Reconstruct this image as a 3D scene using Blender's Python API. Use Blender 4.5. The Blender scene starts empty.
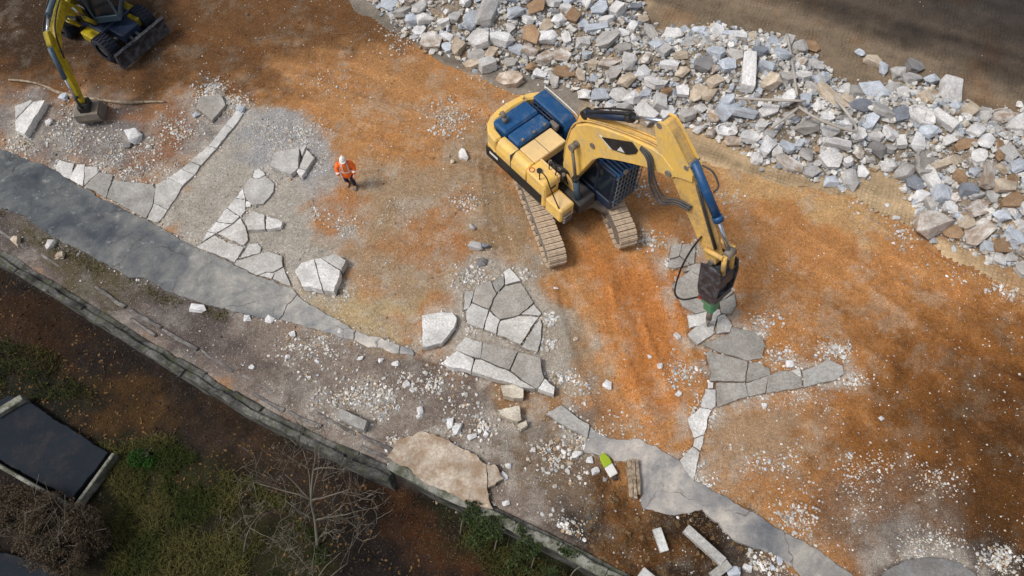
import bpy, bmesh, math, random
import numpy as np
from mathutils import noise as mnoise
from mathutils import Vector, Matrix
from mathutils.geometry import tessellate_polygon
R = math.radians
random.seed(7); RNG = np.random.default_rng(7)
S = bpy.context.scene; C = S.collection

# ------------------------------------------------------------------ camera, sky, sun, exposure
FPX, TILT, HCAM = 700.0, R(28), 21.0
cam = bpy.data.cameras.new('camera'); camo = bpy.data.objects.new('camera', cam); C.objects.link(camo)
camo.location = (0, 0, HCAM); camo.rotation_euler = (TILT, 0, 0)
cam.sensor_width = 36; cam.lens = 36*FPX/1024; cam.clip_end = 3000; S.camera = camo
SUN_EL, SUN_AZ = R(56), R(-105)            # azimuth clockwise from north (+Y)
w = bpy.data.worlds.new('World'); S.world = w; w.use_nodes = True
nt = w.node_tree; bg = nt.nodes['Background']; sky = nt.nodes.new('ShaderNodeTexSky')
sky.sky_type = 'NISHITA'; sky.sun_disc = False; sky.sun_elevation = SUN_EL; sky.sun_rotation = SUN_AZ
sky.dust_density = 3.0; sky.ozone_density = 1.0
hs = nt.nodes.new('ShaderNodeHueSaturation'); hs.inputs['Saturation'].default_value = .35      # cloud cover greys the sky
nt.links.new(sky.outputs[0], hs.inputs['Color']); nt.links.new(hs.outputs[0], bg.inputs[0]); bg.inputs[1].default_value = 0.088
sun = bpy.data.lights.new('sun', 'SUN'); sun.energy = 1.5; sun.angle = R(16); sun.color = (1, .95, .88)
suno = bpy.data.objects.new('sun', sun); C.objects.link(suno)
sd = Vector((math.sin(SUN_AZ)*math.cos(SUN_EL), math.cos(SUN_AZ)*math.cos(SUN_EL), math.sin(SUN_EL)))
suno.rotation_euler = sd.to_track_quat('Z', 'Y').to_euler(); suno.location = (-30, 0, 40)
S.view_settings.view_transform = 'Standard'; S.view_settings.look = 'None'
S.view_settings.exposure = 0.56; S.view_settings.gamma = 1

# ------------------------------------------------------------------ survey helper: photo point -> place on a level
CT, ST = math.cos(TILT), math.sin(TILT)
def at(px, py, z=0.0):
    u, v = (px-512)/FPX, (288-py)/FPX
    d = (u, v*CT+ST, v*ST-CT); t = (z-HCAM)/d[2]
    return Vector((d[0]*t, d[1]*t, z))
def atp(pts, z=0.0): return np.array([at(x, y, z)[:2] for x, y in pts])

# ------------------------------------------------------------------ numpy noise and masks
def vnoise(x, y, seed=0):
    xi, yi = np.floor(x).astype(np.int64), np.floor(y).astype(np.int64)
    xf, yf = x-xi, y-yi
    def h(a, b):
        n = (a*374761393 + b*668265263 + seed*974634777) & 0xffffffff
        n = ((n ^ (n >> 13))*1274126177) & 0xffffffff
        return ((n ^ (n >> 16)) & 0xffff)/65535.0
    u, v = xf*xf*(3-2*xf), yf*yf*(3-2*yf)
    return (h(xi, yi)*(1-u)+h(xi+1, yi)*u)*(1-v)+(h(xi, yi+1)*(1-u)+h(xi+1, yi+1)*u)*v
def fbm(x, y, o=4, seed=0):
    s = 0; a = .5; t = 0
    for k in range(o):
        s = s+a*vnoise(x*2**k+k*17.3, y*2**k-k*9.1, seed+k); t += a; a *= .5
    return s/t
def sdpoly(X, Y, P):
    """signed distance, positive inside"""
    X = np.asarray(X, float); Y = np.asarray(Y, float)
    d = np.full(X.shape, 1e9); ins = np.zeros(X.shape, bool); n = len(P)
    for i in range(n):
        ax, ay = P[i]; bx, by = P[(i+1) % n]
        ex, ey = bx-ax, by-ay; L = ex*ex+ey*ey+1e-12
        t = np.clip(((X-ax)*ex+(Y-ay)*ey)/L, 0, 1)
        d = np.minimum(d, (X-ax-t*ex)**2+(Y-ay-t*ey)**2)
        c = ((ay > Y) != (by > Y)) & (X < ex*(Y-ay)/(ey if abs(ey) > 1e-9 else 1e-9)+ax)
        ins ^= c
    d = np.sqrt(d); return np.where(ins, d, -d)
def sstep(a, b, x):
    t = np.clip((x-a)/(b-a), 0, 1); return t*t*(3-2*t)
def lin(r, g, b):
    return np.array([((c/255)/12.92 if c/255 <= .04045 else ((c/255+.055)/1.055)**2.4) for c in (r, g, b)])

# ------------------------------------------------------------------ mesh helpers
def merge(bm, t, M=None):
    if M is not None: bmesh.ops.transform(t, matrix=M, verts=t.verts)
    me = bpy.data.meshes.new('tmp'); t.to_mesh(me); t.free(); bm.from_mesh(me); bpy.data.meshes.remove(me)
def bevel(t, b, seg=1):
    if b: bmesh.ops.bevel(t, geom=list(t.edges), offset=b, segments=seg, affect='EDGES', profile=.6)
def box(bm, x0, x1, y0, y1, z0, z1, b=0, M=None):
    t = bmesh.new(); bmesh.ops.create_cube(t, size=1)
    for v in t.verts:
        v.co = Vector((x0 if v.co.x < 0 else x1, y0 if v.co.y < 0 else y1, z0 if v.co.z < 0 else z1))
    bevel(t, b); merge(bm, t, M); return bm
def prism(bm, pts, a0, a1, plane='xy', b=0, M=None):
    """polygon pts extruded from a0 to a1; plane xy -> along z, xz -> along y"""
    t = bmesh.new()
    f3 = (lambda p, a: (p[0], p[1], a)) if plane == 'xy' else (lambda p, a: (p[0], a, p[1]))
    lo = [t.verts.new(f3(p, a0)) for p in pts]; hi = [t.verts.new(f3(p, a1)) for p in pts]
    n = len(pts)
    t.faces.new(lo[::-1]); t.faces.new(hi)
    for i in range(n): t.faces.new((lo[i], lo[(i+1) % n], hi[(i+1) % n], hi[i]))
    bmesh.ops.recalc_face_normals(t, faces=t.faces)
    bevel(t, b); merge(bm, t, M); return bm
def cyl(bm, p0, p1, r0, r1=None, n=14, smooth=True):
    p0, p1 = Vector(p0), Vector(p1); r1 = r0 if r1 is None else r1
    t = bmesh.new(); L = (p1-p0).length
    bmesh.ops.create_cone(t, cap_ends=True, segments=n, radius1=r0, radius2=r1, depth=L)
    if smooth:
        for f in t.faces:
            if len(f.verts) == 4: f.smooth = True
    merge(bm, t, Matrix.Translation((p0+p1)/2) @ (p1-p0).to_track_quat('Z', 'Y').to_matrix().to_4x4()); return bm
def tube(bm, pts, r, n=6):
    pts = [Vector(p) for p in pts]; rs = r if isinstance(r, (list, tuple)) else [r]*len(pts)
    rings = []; up = Vector((.13, .21, 1)).normalized()
    for i, p in enumerate(pts):
        d = (pts[min(i+1, len(pts)-1)]-pts[max(i-1, 0)]).normalized()
        s = d.cross(up); s = s.normalized() if s.length > 1e-3 else Vector((1, 0, 0)); q = d.cross(s).normalized()
        rings.append([bm.verts.new(p+(s*math.cos(a)+q*math.sin(a))*rs[i]) for a in [2*math.pi*k/n for k in range(n)]])
    for a, b in zip(rings, rings[1:]):
        for k in range(n):
            f = bm.faces.new((a[k], a[(k+1) % n], b[(k+1) % n], b[k])); f.smooth = True
    bm.faces.new(rings[0][::-1]); bm.faces.new(rings[-1]); return bm
def smooth_path(pts, k=4):
    P = [Vector(p) for p in pts]; out = []
    for i in range(len(P)-1):
        a, b, c, d = P[max(i-1, 0)], P[i], P[i+1], P[min(i+2, len(P)-1)]
        for j in range(k):
            t = j/k
            out.append(.5*((2*b)+(c-a)*t+(2*a-5*b+4*c-d)*t*t+(3*b-a-3*c+d)*t**3))
    return out+[P[-1]]
def loft(bm, secs, n=12, cap=True):
    """secs: (centre, rx, ry, axis_x dir, axis_y dir)"""
    rings = []
    for c, rx, ry, ax, ay in secs:
        c, ax, ay = Vector(c), Vector(ax), Vector(ay)
        rings.append([bm.verts.new(c+ax*rx*math.cos(2*math.pi*k/n)+ay*ry*math.sin(2*math.pi*k/n)) for k in range(n)])
    for a, b in zip(rings, rings[1:]):
        for k in range(n):
            f = bm.faces.new((a[k], a[(k+1) % n], b[(k+1) % n], b[k])); f.smooth = True
    if cap: bm.faces.new(rings[0][::-1]); bm.faces.new(rings[-1])
    bmesh.ops.recalc_face_normals(bm, faces=bm.faces); return bm
def obj(name, bm, mat, parent=None, loc=None, color=None):
    if isinstance(bm, bmesh.types.BMesh):
        me = bpy.data.meshes.new(name); bm.to_mesh(me); bm.free()
    else: me = bm
    if mat and not me.materials: me.materials.append(mat)
    o = bpy.data.objects.new(name, me); C.objects.link(o)
    if parent: o.parent = parent
    if loc is not None: o.location = loc
    if color is not None: o.color = color
    return o
def tag(o, label, cat, group=None):
    o['label'] = label; o['category'] = cat
    if group: o['group'] = group
    return o
def thing(name, label, cat, loc=(0, 0, 0), rz=0, group=None):
    o = bpy.data.objects.new(name, None); C.objects.link(o); o.empty_display_size = .2
    o.location = loc; o.rotation_euler = (0, 0, rz); return tag(o, label, cat, group)
def np_mesh(name, V, F, mat, col=None, attrs=None, smooth=False):
    """triangles or quads from numpy"""
    me = bpy.data.meshes.new(name); k = F.shape[1]
    me.vertices.add(len(V)); me.vertices.foreach_set('co', V.astype(np.float32).ravel())
    me.loops.add(F.size); me.loops.foreach_set('vertex_index', F.astype(np.int32).ravel())
    me.polygons.add(len(F)); me.polygons.foreach_set('loop_start', np.arange(0, F.size, k, dtype=np.int32))
    me.polygons.foreach_set('use_smooth', np.full(len(F), smooth))
    me.update(calc_edges=True)
    if col is not None:
        a = me.color_attributes.new('Col', 'FLOAT_COLOR', 'POINT')
        a.data.foreach_set('color', np.concatenate([col, np.ones((len(col), 1))], 1).astype(np.float32).ravel())
    for nm, arr in (attrs or {}).items():
        a = me.attributes.new(nm, 'FLOAT', 'POINT'); a.data.foreach_set('value', arr.astype(np.float32))
    me.materials.append(mat); return me

# ------------------------------------------------------------------ materials
class NG:
    def __init__(s, name):
        s.m = bpy.data.materials.new(name); s.m.use_nodes = True; s.t = s.m.node_tree; s.n = s.t.nodes; s.b = s.n['Principled BSDF']
    def add(s, ty, **kw):
        n = s.n.new('ShaderNode'+ty)
        for k, v in kw.items():
            if k in n.inputs: n.inputs[k].default_value = v
            else: setattr(n, k, v)
        return n
    def link(s, a, b): s.t.links.new(a, b)
    def coord(s, which='Object'): return s.add('TexCoord').outputs[which]
    def noise(s, vec, scale, detail=4, rough=.55, dist=0):
        n = s.add('TexNoise'); n.inputs['Scale'].default_value = scale; n.inputs['Detail'].default_value = detail
        n.inputs['Roughness'].default_value = rough; n.inputs['Distortion'].default_value = dist
        if vec is not None: s.link(vec, n.inputs['Vector'])
        return n.outputs['Fac']
    def ramp(s, f, p0, p1, c0=(0, 0, 0, 1), c1=(1, 1, 1, 1)):
        r = s.add('ValToRGB'); e = r.color_ramp.elements; e[0].position, e[1].position = p0, p1; e[0].color, e[1].color = c0, c1
        s.link(f, r.inputs[0]); return r.outputs[0]
    def mix(s, f, a, b, mode='MIX'):
        m = s.add('MixRGB', blend_type=mode)
        for i, v in ((0, f), (1, a), (2, b)):
            if hasattr(v, 'links'): s.link(v, m.inputs[i])
            else: m.inputs[i].default_value = v if i == 0 else (*v[:3], 1)
        return m.outputs[0]
    def math(s, op, a, b=0.0, clamp=False):
        m = s.add('Math', operation=op); m.use_clamp = clamp
        if op == 'MULTIPLY_ADD': m.inputs[2].default_value = 15.5
        for i, v in ((0, a), (1, b)):
            if hasattr(v, 'links'): s.link(v, m.inputs[i])
            else: m.inputs[i].default_value = v
        return m.outputs[0]
    def bump(s, h, strength=.3, dist=.02):
        b = s.add('Bump'); b.inputs['Strength'].default_value = strength; b.inputs['Distance'].default_value = dist
        s.link(h, b.inputs['Height']); s.link(b.outputs[0], s.b.inputs['Normal'])
    def done(s, col, rough=.8, metal=0, spec=.3):
        if hasattr(col, 'links'): s.link(col, s.b.inputs['Base Color'])
        else: s.b.inputs['Base Color'].default_value = (*col[:3], 1)
        if hasattr(rough, 'links'): s.link(rough, s.b.inputs['Roughness'])
        else: s.b.inputs['Roughness'].default_value = rough
        s.b.inputs['Metallic'].default_value = metal; s.b.inputs['Specular IOR Level'].default_value = spec
        return s.m
MAT = {}
def mk_soil():
    g = NG('soil'); o = g.coord()
    c = g.add('Attribute', attribute_name='Col').outputs['Color']
    n1 = g.noise(o, 1.7, 6, .65); n2 = g.noise(o, 9, 5, .7); n3 = g.noise(o, 33, 4, .75)
    c = g.mix(1, c, g.ramp(n1, .34, .66, (.86, .85, .84, 1), (1.13, 1.13, 1.13, 1)), 'MULTIPLY')
    c = g.mix(1, c, g.ramp(n2, .36, .64, (.80, .78, .76, 1), (1.2, 1.2, 1.2, 1)), 'MULTIPLY')
    c = g.mix(1, c, g.ramp(n3, .36, .64, (.55, .53, .50, 1), (1.46, 1.45, 1.43, 1)), 'MULTIPLY')
    v = g.add('TexVoronoi'); v.inputs['Scale'].default_value = 13; v.inputs['Randomness'].default_value = 1; g.link(o, v.inputs['Vector'])
    sp = g.ramp(v.outputs['Distance'], .10, .2, (1, 1, 1, 1), (0, 0, 0, 1))
    sep = g.add('SeparateColor'); g.link(v.outputs['Color'], sep.inputs[0])
    pick = g.ramp(sep.outputs[0], .72, .78)
    stone = g.mix(sep.outputs[1], (.30, .22, .14), (.5, .46, .42))
    dust = g.add('Attribute', attribute_name='dust').outputs['Fac']
    f = g.math('MULTIPLY', g.math('MULTIPLY', sp, pick), g.math('ADD', g.math('MULTIPLY', dust, .55), .28))
    c = g.mix(f, c, stone)
    v2 = g.add('TexVoronoi'); v2.inputs['Scale'].default_value = 27; g.link(o, v2.inputs['Vector'])
    sep2 = g.add('SeparateColor'); g.link(v2.outputs['Color'], sep2.inputs[0])
    f2 = g.math('MULTIPLY', g.math('MULTIPLY', g.ramp(v2.outputs['Distance'], .16, .34, (1, 1, 1, 1), (0, 0, 0, 1)), g.ramp(sep2.outputs[0], .55, .62)), g.math('ADD', g.math('MULTIPLY', dust, .75), .10))
    c = g.mix(f2, c, g.mix(g.ramp(sep2.outputs[1], .3, .75), (.13, .10, .08), (.60, .58, .55)))
    h = g.math('ADD', g.math('MULTIPLY', n2, 1.0), g.math('ADD', g.math('MULTIPLY', n3, .5), g.math('MULTIPLY', f, .8)))
    g.bump(h, .75, .05)
    MAT['soil'] = g.done(c, .92, 0, .2)
mk_soil()
def mk_concrete(name, attr=False, base=None, speck=1.0, stain=(.24, .14, .07)):
    g = NG(name); o = g.coord()
    if attr:
        tint = g.add('Attribute', attribute_name='Col').outputs['Color']; vec = o; amt = None
    else:
        oi = g.add('ObjectInfo'); tint = oi.outputs['Color']; amt = oi.outputs['Alpha']
        off = g.add('VectorMath', operation='SCALE'); cx = g.add('CombineXYZ')
        for k in range(3): g.link(oi.outputs['Random'], cx.inputs[k])
        g.link(cx.outputs[0], off.inputs[0]); off.inputs['Scale'].default_value = 37.
        ad = g.add('VectorMath', operation='ADD'); g.link(o, ad.inputs[0]); g.link(off.outputs[0], ad.inputs[1]); vec = ad.outputs[0]
    n1 = g.noise(vec, 1.6, 5, .6); n2 = g.noise(vec, 14, 5, .7); n3 = g.noise(vec, 70, 3, .7)
    c = g.mix(1, tint, g.ramp(n1, .34, .66, (.74, .73, .72, 1), (1.14, 1.14, 1.14, 1)), 'MULTIPLY')
    c = g.mix(1, c, g.ramp(n2, .36, .64, (.76, .75, .74, 1), (1.16, 1.16, 1.16, 1)), 'MULTIPLY')
    c = g.mix(speck, c, g.ramp(n3, .3, .68, (.74, .74, .74, 1), (1.2, 1.2, 1.2, 1)), 'MULTIPLY')
    if amt is not None:
        m = g.ramp(g.noise(vec, 2.3, 5, .65), .42, .6)
        m = g.math('MULTIPLY', m, g.math('SUBTRACT', 1.0, amt), True)
        c = g.mix(m, c, stain)
    g.bump(g.math('ADD', n2, g.math('MULTIPLY', n3, .4)), .45, .03)
    MAT[name] = g.done(c, .88, 0, .25)
mk_concrete('concrete'); mk_concrete('stones', True, speck=.6)
def mk_paint(name, col, rough=.45, dirt=(.30, .22, .14), amt=.5, scale=2.2, lo=.48, hi=.72, spec=.45):
    g = NG(name); o = g.coord()
    n1 = g.noise(o, scale, 6, .7); n2 = g.noise(o, 26, 4, .7)
    geo = g.add('NewGeometry')
    c = g.mix(1, col, g.ramp(g.noise(o, .9, 3), .3, .7, (.86, .86, .86, 1), (1.08, 1.06, 1.03, 1)), 'MULTIPLY')
    m = g.math('MULTIPLY', g.ramp(g.math('ADD', g.math('MULTIPLY', n1, .75), g.math('MULTIPLY', n2, .25)), lo, hi), amt)
    c = g.mix(m, c, dirt)
    r = g.math('ADD', g.math('MULTIPLY', m, .5), rough, True)
    sv = g.add('Mapping'); sv.inputs['Scale'].default_value = (5, 5, .8); g.link(o, sv.inputs[0])
    stk = g.math('MULTIPLY', g.ramp(g.noise(sv.outputs[0], 3.5, 5, .7), .56, .70), amt*.6); c = g.mix(stk, c, g.mix(1, c, (.42, .38, .34), 'MULTIPLY'))
    g.bump(n2, .18, .012)
    MAT[name] = g.done(c, r, 0, spec)
mk_paint('yellow', (.84, .54, .13), .5, (.50, .39, .25), .8, 2.8, .46, .66)
mk_paint('yellow_worn', (.74, .46, .12), .5, (.34, .24, .14), .85, 3.0, .42, .62)
mk_paint('deck', (.78, .55, .26), .6, (.55, .40, .24), .6)
mk_paint('lemon', (.44, .34, .006), .4, (.06, .04, .015), .75, 3.0, .46, .64)  # yellow lowered: vignette of the frame corner put into the paint
mk_paint('blue', (.008, .07, .20), .45, (.16, .19, .23), .55, 3.0, .5, .7)
mk_paint('navy', (.010, .022, .055), .5, (.10, .10, .10), .4)
mk_paint('slate_blue', (.05, .09, .13), .45, (.12, .11, .09), .4)
mk_paint('guard', (.10, .15, .20), .5, (.26, .26, .25), .5)
mk_paint('black', (.012, .012, .014), .55, (.10, .085, .07), .45)
mk_paint('dark_steel', (.045, .045, .05), .5, (.17, .13, .09), .6)
mk_paint('breaker_steel', (.022, .024, .032), .4, (.13, .135, .15), .7, 4.5, .46, .6)
mk_paint('dusty_steel', (.17, .15, .13), .6, (.34, .26, .17), .75)
mk_paint('track', (.26, .20, .15), .8, (.56, .44, .32), .95, 5, .30, .54)
mk_paint('green', (.06, .24, .12), .5, (.30, .26, .20), .45)
mk_paint('white_paint', (.72, .72, .70), .5, (.35, .30, .24), .35)
mk_paint('red', (.5, .03, .02), .5, (.3, .2, .1), .2)
mk_paint('orange_cloth', (1.0, .19, .025), .85, (.4, .08, .02), .2)
mk_paint('reflective', (.9, .9, .87), .4, (.5, .5, .5), .1)
mk_paint('navy_cloth', (.015, .018, .05), .9, (.05, .05, .06), .3)
mk_paint('skin', (.50, .26, .17), .6, (.4, .2, .13), .1)
mk_paint('helmet', (.85, .85, .83), .35, (.6, .6, .58), .1)
mk_paint('rubber', (.010, .014, .028), .75, (.05, .045, .04), .35)
mk_paint('lime', (.30, .42, .01), .5, (.2, .22, .08), .3)
mk_paint('bark', (.16, .14, .11), .9, (.10, .085, .06), .6)
mk_paint('dead_leaf', (.15, .11, .075), .9, (.08, .055, .035), .6, 6)
mk_paint('leaf', (.022, .06, .012), .8, (.05, .05, .02), .4, 6)
mk_paint('old_wood', (.42, .34, .25), .85, (.13, .09, .06), .9, 7, .42, .58)
mk_paint('rusty', (.42, .39, .36), .7, (.26, .18, .11), .5, 4)
g = NG('chrome'); MAT['chrome'] = g.done((.5, .55, .62), .22, .9, .5)
g = NG('glass'); MAT['glass'] = g.done((.012, .02, .03), .08, 0, .6)
def mk_grass():
    g = NG('grass'); c = g.add('Attribute', attribute_name='Col').outputs['Color']; MAT['grass'] = g.done(c, .85, 0, .15)
mk_grass()

# ------------------------------------------------------------------ the lie of the land
LOW = -1.4
WALL1 = [(-140, 185), (-60, 228), (0, 262), (110, 330), (165, 365), (250, 415), (330, 455), (386, 480)]
WALL2 = [(386, 466), (430, 490), (457, 503), (475, 511), (515, 531), (560, 552), (603, 576), (700, 625), (860, 700)]
W1 = atp(WALL1, .3); W2 = atp(WALL2, .3); WL = np.array(list(W1)+list(W2)[1:])
WL = np.vstack([[WL[0][0]-120, WL[0][1]+62], WL, [WL[-1][0]+120, WL[-1][1]-62]])
def wall_d(x, y):                                       # distance beyond the wall's outer edge (positive = lower ground)
    return (np.interp(x, WL[:, 0], WL[:, 1])-y)*.87
HEAP = atp([(366, -40), (372, 4), (392, 22), (408, 36), (430, 52), (458, 56), (470, 70), (510, 70), (545, 84), (575, 92), (600, 110), (640, 122),
            (690, 128), (722, 143), (762, 166), (800, 176), (845, 190), (875, 172), (900, 180), (912, 206), (918, 236), (960, 246), (990, 262), (1060, 285),
            (1120, 260), (1120, 110), (1024, 108), (985, 112), (950, 96), (925, 84), (880, 84), (845, 88), (818, 60), (790, 40), (740, 30), (700, 24), (660, 34), (640, 12), (650, -40)])
def heap_h(x, y):
    s = sdpoly(x, y, HEAP)
    return 1.05*sstep(-.1, 2.6, s)*(.75+.5*fbm(np.asarray(x)*.5, np.asarray(y)*.5, 3, 5))
MUD = atp([(592, 470), (640, 480), (650, 512), (720, 512), (760, 545), (800, 590), (600, 590), (575, 545)])
RUTS = [((2.9, 12.3), R(-73), 6.5, (-1.28, 1.28)), ((4.3, 12.0), R(-78), 5.5, (-.6, 1.5)), ((1.0, 17.5), R(-80), 6.0, (-1.9,)), ((-9, 20.6), R(-22), 15, (-1.0, 1.0)), ((-15, 21.6), R(-12), 9, (-.2, 1.7)), ((9.5, 13.2), R(-32), 15, (-.8, 1.1)), ((11, 10.6), R(-40), 12, (-.4, 1.7)), ((12, 15.2), R(-36), 12, (0,))]
def ground_z(x, y):
    x = np.asarray(x, float); y = np.asarray(y, float)
    z = .07*(fbm(x*.45, y*.45, 4, 1)-.5)+.035*(fbm(x*2.2, y*2.2, 3, 2)-.5)
    z = z+heap_h(x, y)
    mud = sstep(-.2, .5, sdpoly(x, y, MUD)); z = z+mud*(.6*(fbm(x*1.3, y*1.3, 5, 9)-.55)+.2*(fbm(x*4, y*4, 3, 10)-.5))
    for (ax_, ay_), ang, L_, offs in RUTS:
        a_ = (x-ax_)*math.cos(ang)+(y-ay_)*math.sin(ang); b_ = -(x-ax_)*math.sin(ang)+(y-ay_)*math.cos(ang)+.25*np.sin(a_*.45)
        for o_ in offs:
            m_ = sstep(.40, .26, np.abs(b_-o_))*sstep(0, .6, a_)*sstep(L_, L_-1.5, a_)*(.45+.9*fbm(x*.9, y*.9, 3, 7)); lip = sstep(.16, .0, np.abs(np.abs(b_-o_)-.42))*sstep(0, .6, a_)*sstep(L_, L_-1.5, a_)
            z = z+m_*(-.045+.016*np.sin(a_*2*math.pi/.31))+lip*.022
    d = wall_d(x, y); lo = sstep(-.42, -.05, d)
    return z*(1-lo)+lo*(LOW+.5*(fbm(x*.4, y*.4, 4, 3)-.5)+.12*(fbm(x*2.5, y*2.5, 3, 4)-.5))
def gz(x, y): return float(ground_z(np.array([x]), np.array([y]))[0])
def on_ground(px, py, z=0.0):
    for _ in range(6):
        p = at(px, py, z); z = .5*z+.5*gz(p.x, p.y)
    p = at(px, py, z); p.z = gz(p.x, p.y); return p

# soil colours, with a vignette painted into the frame corners: (outline in photo points, level, sRGB look, edge softness m, strength)
K = .80
def sc(r, g, b): return lin(r, g, b)*K*np.array([1.0, .995, 1.0])
Z0 = [
 ([(-200, -200), (340, -200), (420, 60), (330, 70), (280, 100), (200, 92), (110, 118), (60, 95), (-200, 80)], 0, (98, 68, 40), 1.4, .9),
 ([(-300, -200), (200, -200), (150, 60), (40, 78), (-300, 60)], 0, (50, 36, 22), 1.8, .85),  # brown soil, darkened further by painting in the lens falloff
 ([(280, 52), (380, 48), (500, 92), (520, 130), (470, 160), (400, 150), (300, 110)], 0, (182, 136, 90), 1.2, .8),
 ([(236, 112), (300, 118), (335, 150), (330, 195), (322, 215), (352, 255), (350, 300), (300, 305), (270, 260), (170, 240), (150, 215), (200, 160)], 0, (172, 167, 158), .7, 1),
 ([(0, 92), (60, 100), (120, 112), (190, 100), (240, 95), (250, 115), (200, 160), (160, 190), (60, 165), (-60, 130), (-60, 92)], 0, (128, 128, 130), .9, .9),
 ([(110, 108), (185, 105), (200, 130), (170, 172), (130, 165), (150, 130)], 0, (150, 102, 64), .5, .75),
 ([(232, 118), (300, 118), (338, 150), (326, 188), (300, 170), (262, 172), (240, 150)], 0, (160, 164, 172), .5, .75),
 ([(330, 185), (352, 192), (356, 212), (330, 222), (318, 205)], 0, (176, 122, 74), .4, .75),
 ([(350, 172), (440, 160), (480, 190), (490, 250), (460, 300), (420, 330), (380, 300), (352, 250)], 0, (166, 146, 120), .9, .9),
 ([(400, 215), (470, 195), (488, 235), (470, 250), (410, 262), (375, 255)], 0, (174, 126, 82), .5, .8),
 ([(430, 230), (480, 240), (470, 275), (440, 270), (424, 290)], 0, (176, 122, 78), .4, .7),
 ([(440, 150), (490, 130), (520, 190), (550, 270), (560, 330), (545, 350), (520, 270), (470, 250), (475, 200)], 0, (152, 134, 108), .7, .8),
 ([(300, 285), (350, 292), (420, 300), (440, 320), (420, 352), (380, 350), (320, 318)], 0, (186, 168, 132), .5, .9),
 ([(402, 320), (420, 300), (445, 300), (470, 320), (455, 355), (420, 365), (400, 345)], 0, (180, 130, 82), .4, .85),
 ([(545, 325), (600, 330), (612, 370), (600, 415), (560, 400), (548, 370)], 0, (164, 153, 136), .6, .85),
 ([(452, 275), (488, 262), (526, 260), (556, 290), (566, 350), (556, 398), (530, 392), (440, 366), (455, 335)], 0, (166, 160, 150), .35, .9),
 ([(560, 235), (690, 232), (700, 330), (690, 430), (620, 425), (590, 330), (560, 300)], 0, (184, 134, 84), .7, .8),
 ([(585, 245), (680, 255), (690, 300), (680, 420), (630, 400), (610, 320)], 0, (192, 120, 58), .5, .6),
 ([(590, 395), (690, 415), (700, 450), (640, 440), (610, 425), (570, 415)], 0, (190, 134, 84), .5, .6),
 ([(690, 190), (800, 200), (880, 225), (950, 280), (1060, 320), (1060, 620), (900, 600), (760, 500), (705, 450), (700, 340)], 0, (188, 134, 82), 1.0, .8),
 ([(700, 150), (780, 175), (860, 200), (900, 220), (880, 240), (800, 215), (720, 190)], 0, (206, 172, 124), .5, .75),
 ([(850, 330), (960, 300), (1100, 330), (1100, 620), (960, 640), (850, 560), (800, 500), (830, 420)], 0, (128, 82, 36), 2.2, .85),
 ([(930, 400), (1100, 380), (1100, 640), (940, 640)], 0, (70, 44, 14), 2.0, .8),  # corner vignette put into the soil colour
 ([(705, 412), (800, 408), (830, 430), (800, 470), (740, 490), (700, 480)], 0, (170, 150, 126), .7, .7),
 ([(820, 490), (880, 480), (960, 495), (985, 530), (960, 560), (880, 560), (830, 540)], 0, (124, 110, 98), .9, .65),
 ([(880, 535), (925, 525), (985, 555), (985, 600), (850, 600)], 0, (120, 116, 112), .4, .8),
 ([(970, 545), (1010, 540), (1040, 575), (1010, 600), (965, 590)], 0, (62, 50, 40), .4, .85),
 # grey-brown waste ground between concrete strip and old wall
 ([(-260, 90), (-60, 165), (0, 178), (55, 205), (140, 245), (205, 275), (290, 308), (400, 350), (450, 368), (560, 400), (592, 440), (600, 480), (580, 540), (640, 640), (560, 640), (380, 500), (250, 420), (100, 330), (-260, 120)], 0, (136, 126, 119), .5, .97),
 ([(-260, 90), (-60, 170), (0, 185), (60, 218), (140, 255), (230, 315), (330, 375), (300, 400), (200, 350), (60, 290), (-260, 130)], 0, (88, 80, 79), .9, .9),
 ([(230, 318), (330, 335), (400, 360), (480, 385), (500, 420), (420, 440), (340, 400), (270, 360)], 0, (146, 134, 124), .8, .6),
 ([(400, 352), (500, 395), (545, 420), (520, 440), (440, 410), (390, 375)], 0, (100, 90, 86), .7, .7),
 ([(495, 385), (560, 395), (545, 425), (500, 420)], 0, (170, 128, 78), .4, .7),
 ([(500, 425), (560, 425), (598, 440), (604, 480), (570, 515), (520, 495)], 0, (122, 103, 82), .6, .75),
 ([(595, 478), (640, 480), (655, 512), (720, 515), (740, 545), (735, 590), (600, 590), (575, 545)], 0, (98, 68, 38), .5, 1),
 ([(545, 500), (598, 484), (604, 530), (580, 556), (535, 532)], 0, (58, 50, 45), .45, .9),
 ([(652, 500), (705, 500), (745, 528), (790, 565), (790, 600), (690, 600), (685, 560), (715, 556), (690, 528), (660, 522)], 0, (44, 36, 28), .4, .9),
 ([(735, 545), (790, 560), (810, 600), (750, 600)], 0, (122, 116, 112), .4, .7),
 ([(10, 212), (55, 240), (130, 285), (150, 300), (120, 305), (60, 275), (15, 240)], 0, (92, 84, 56), .35, .7),
]
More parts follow.
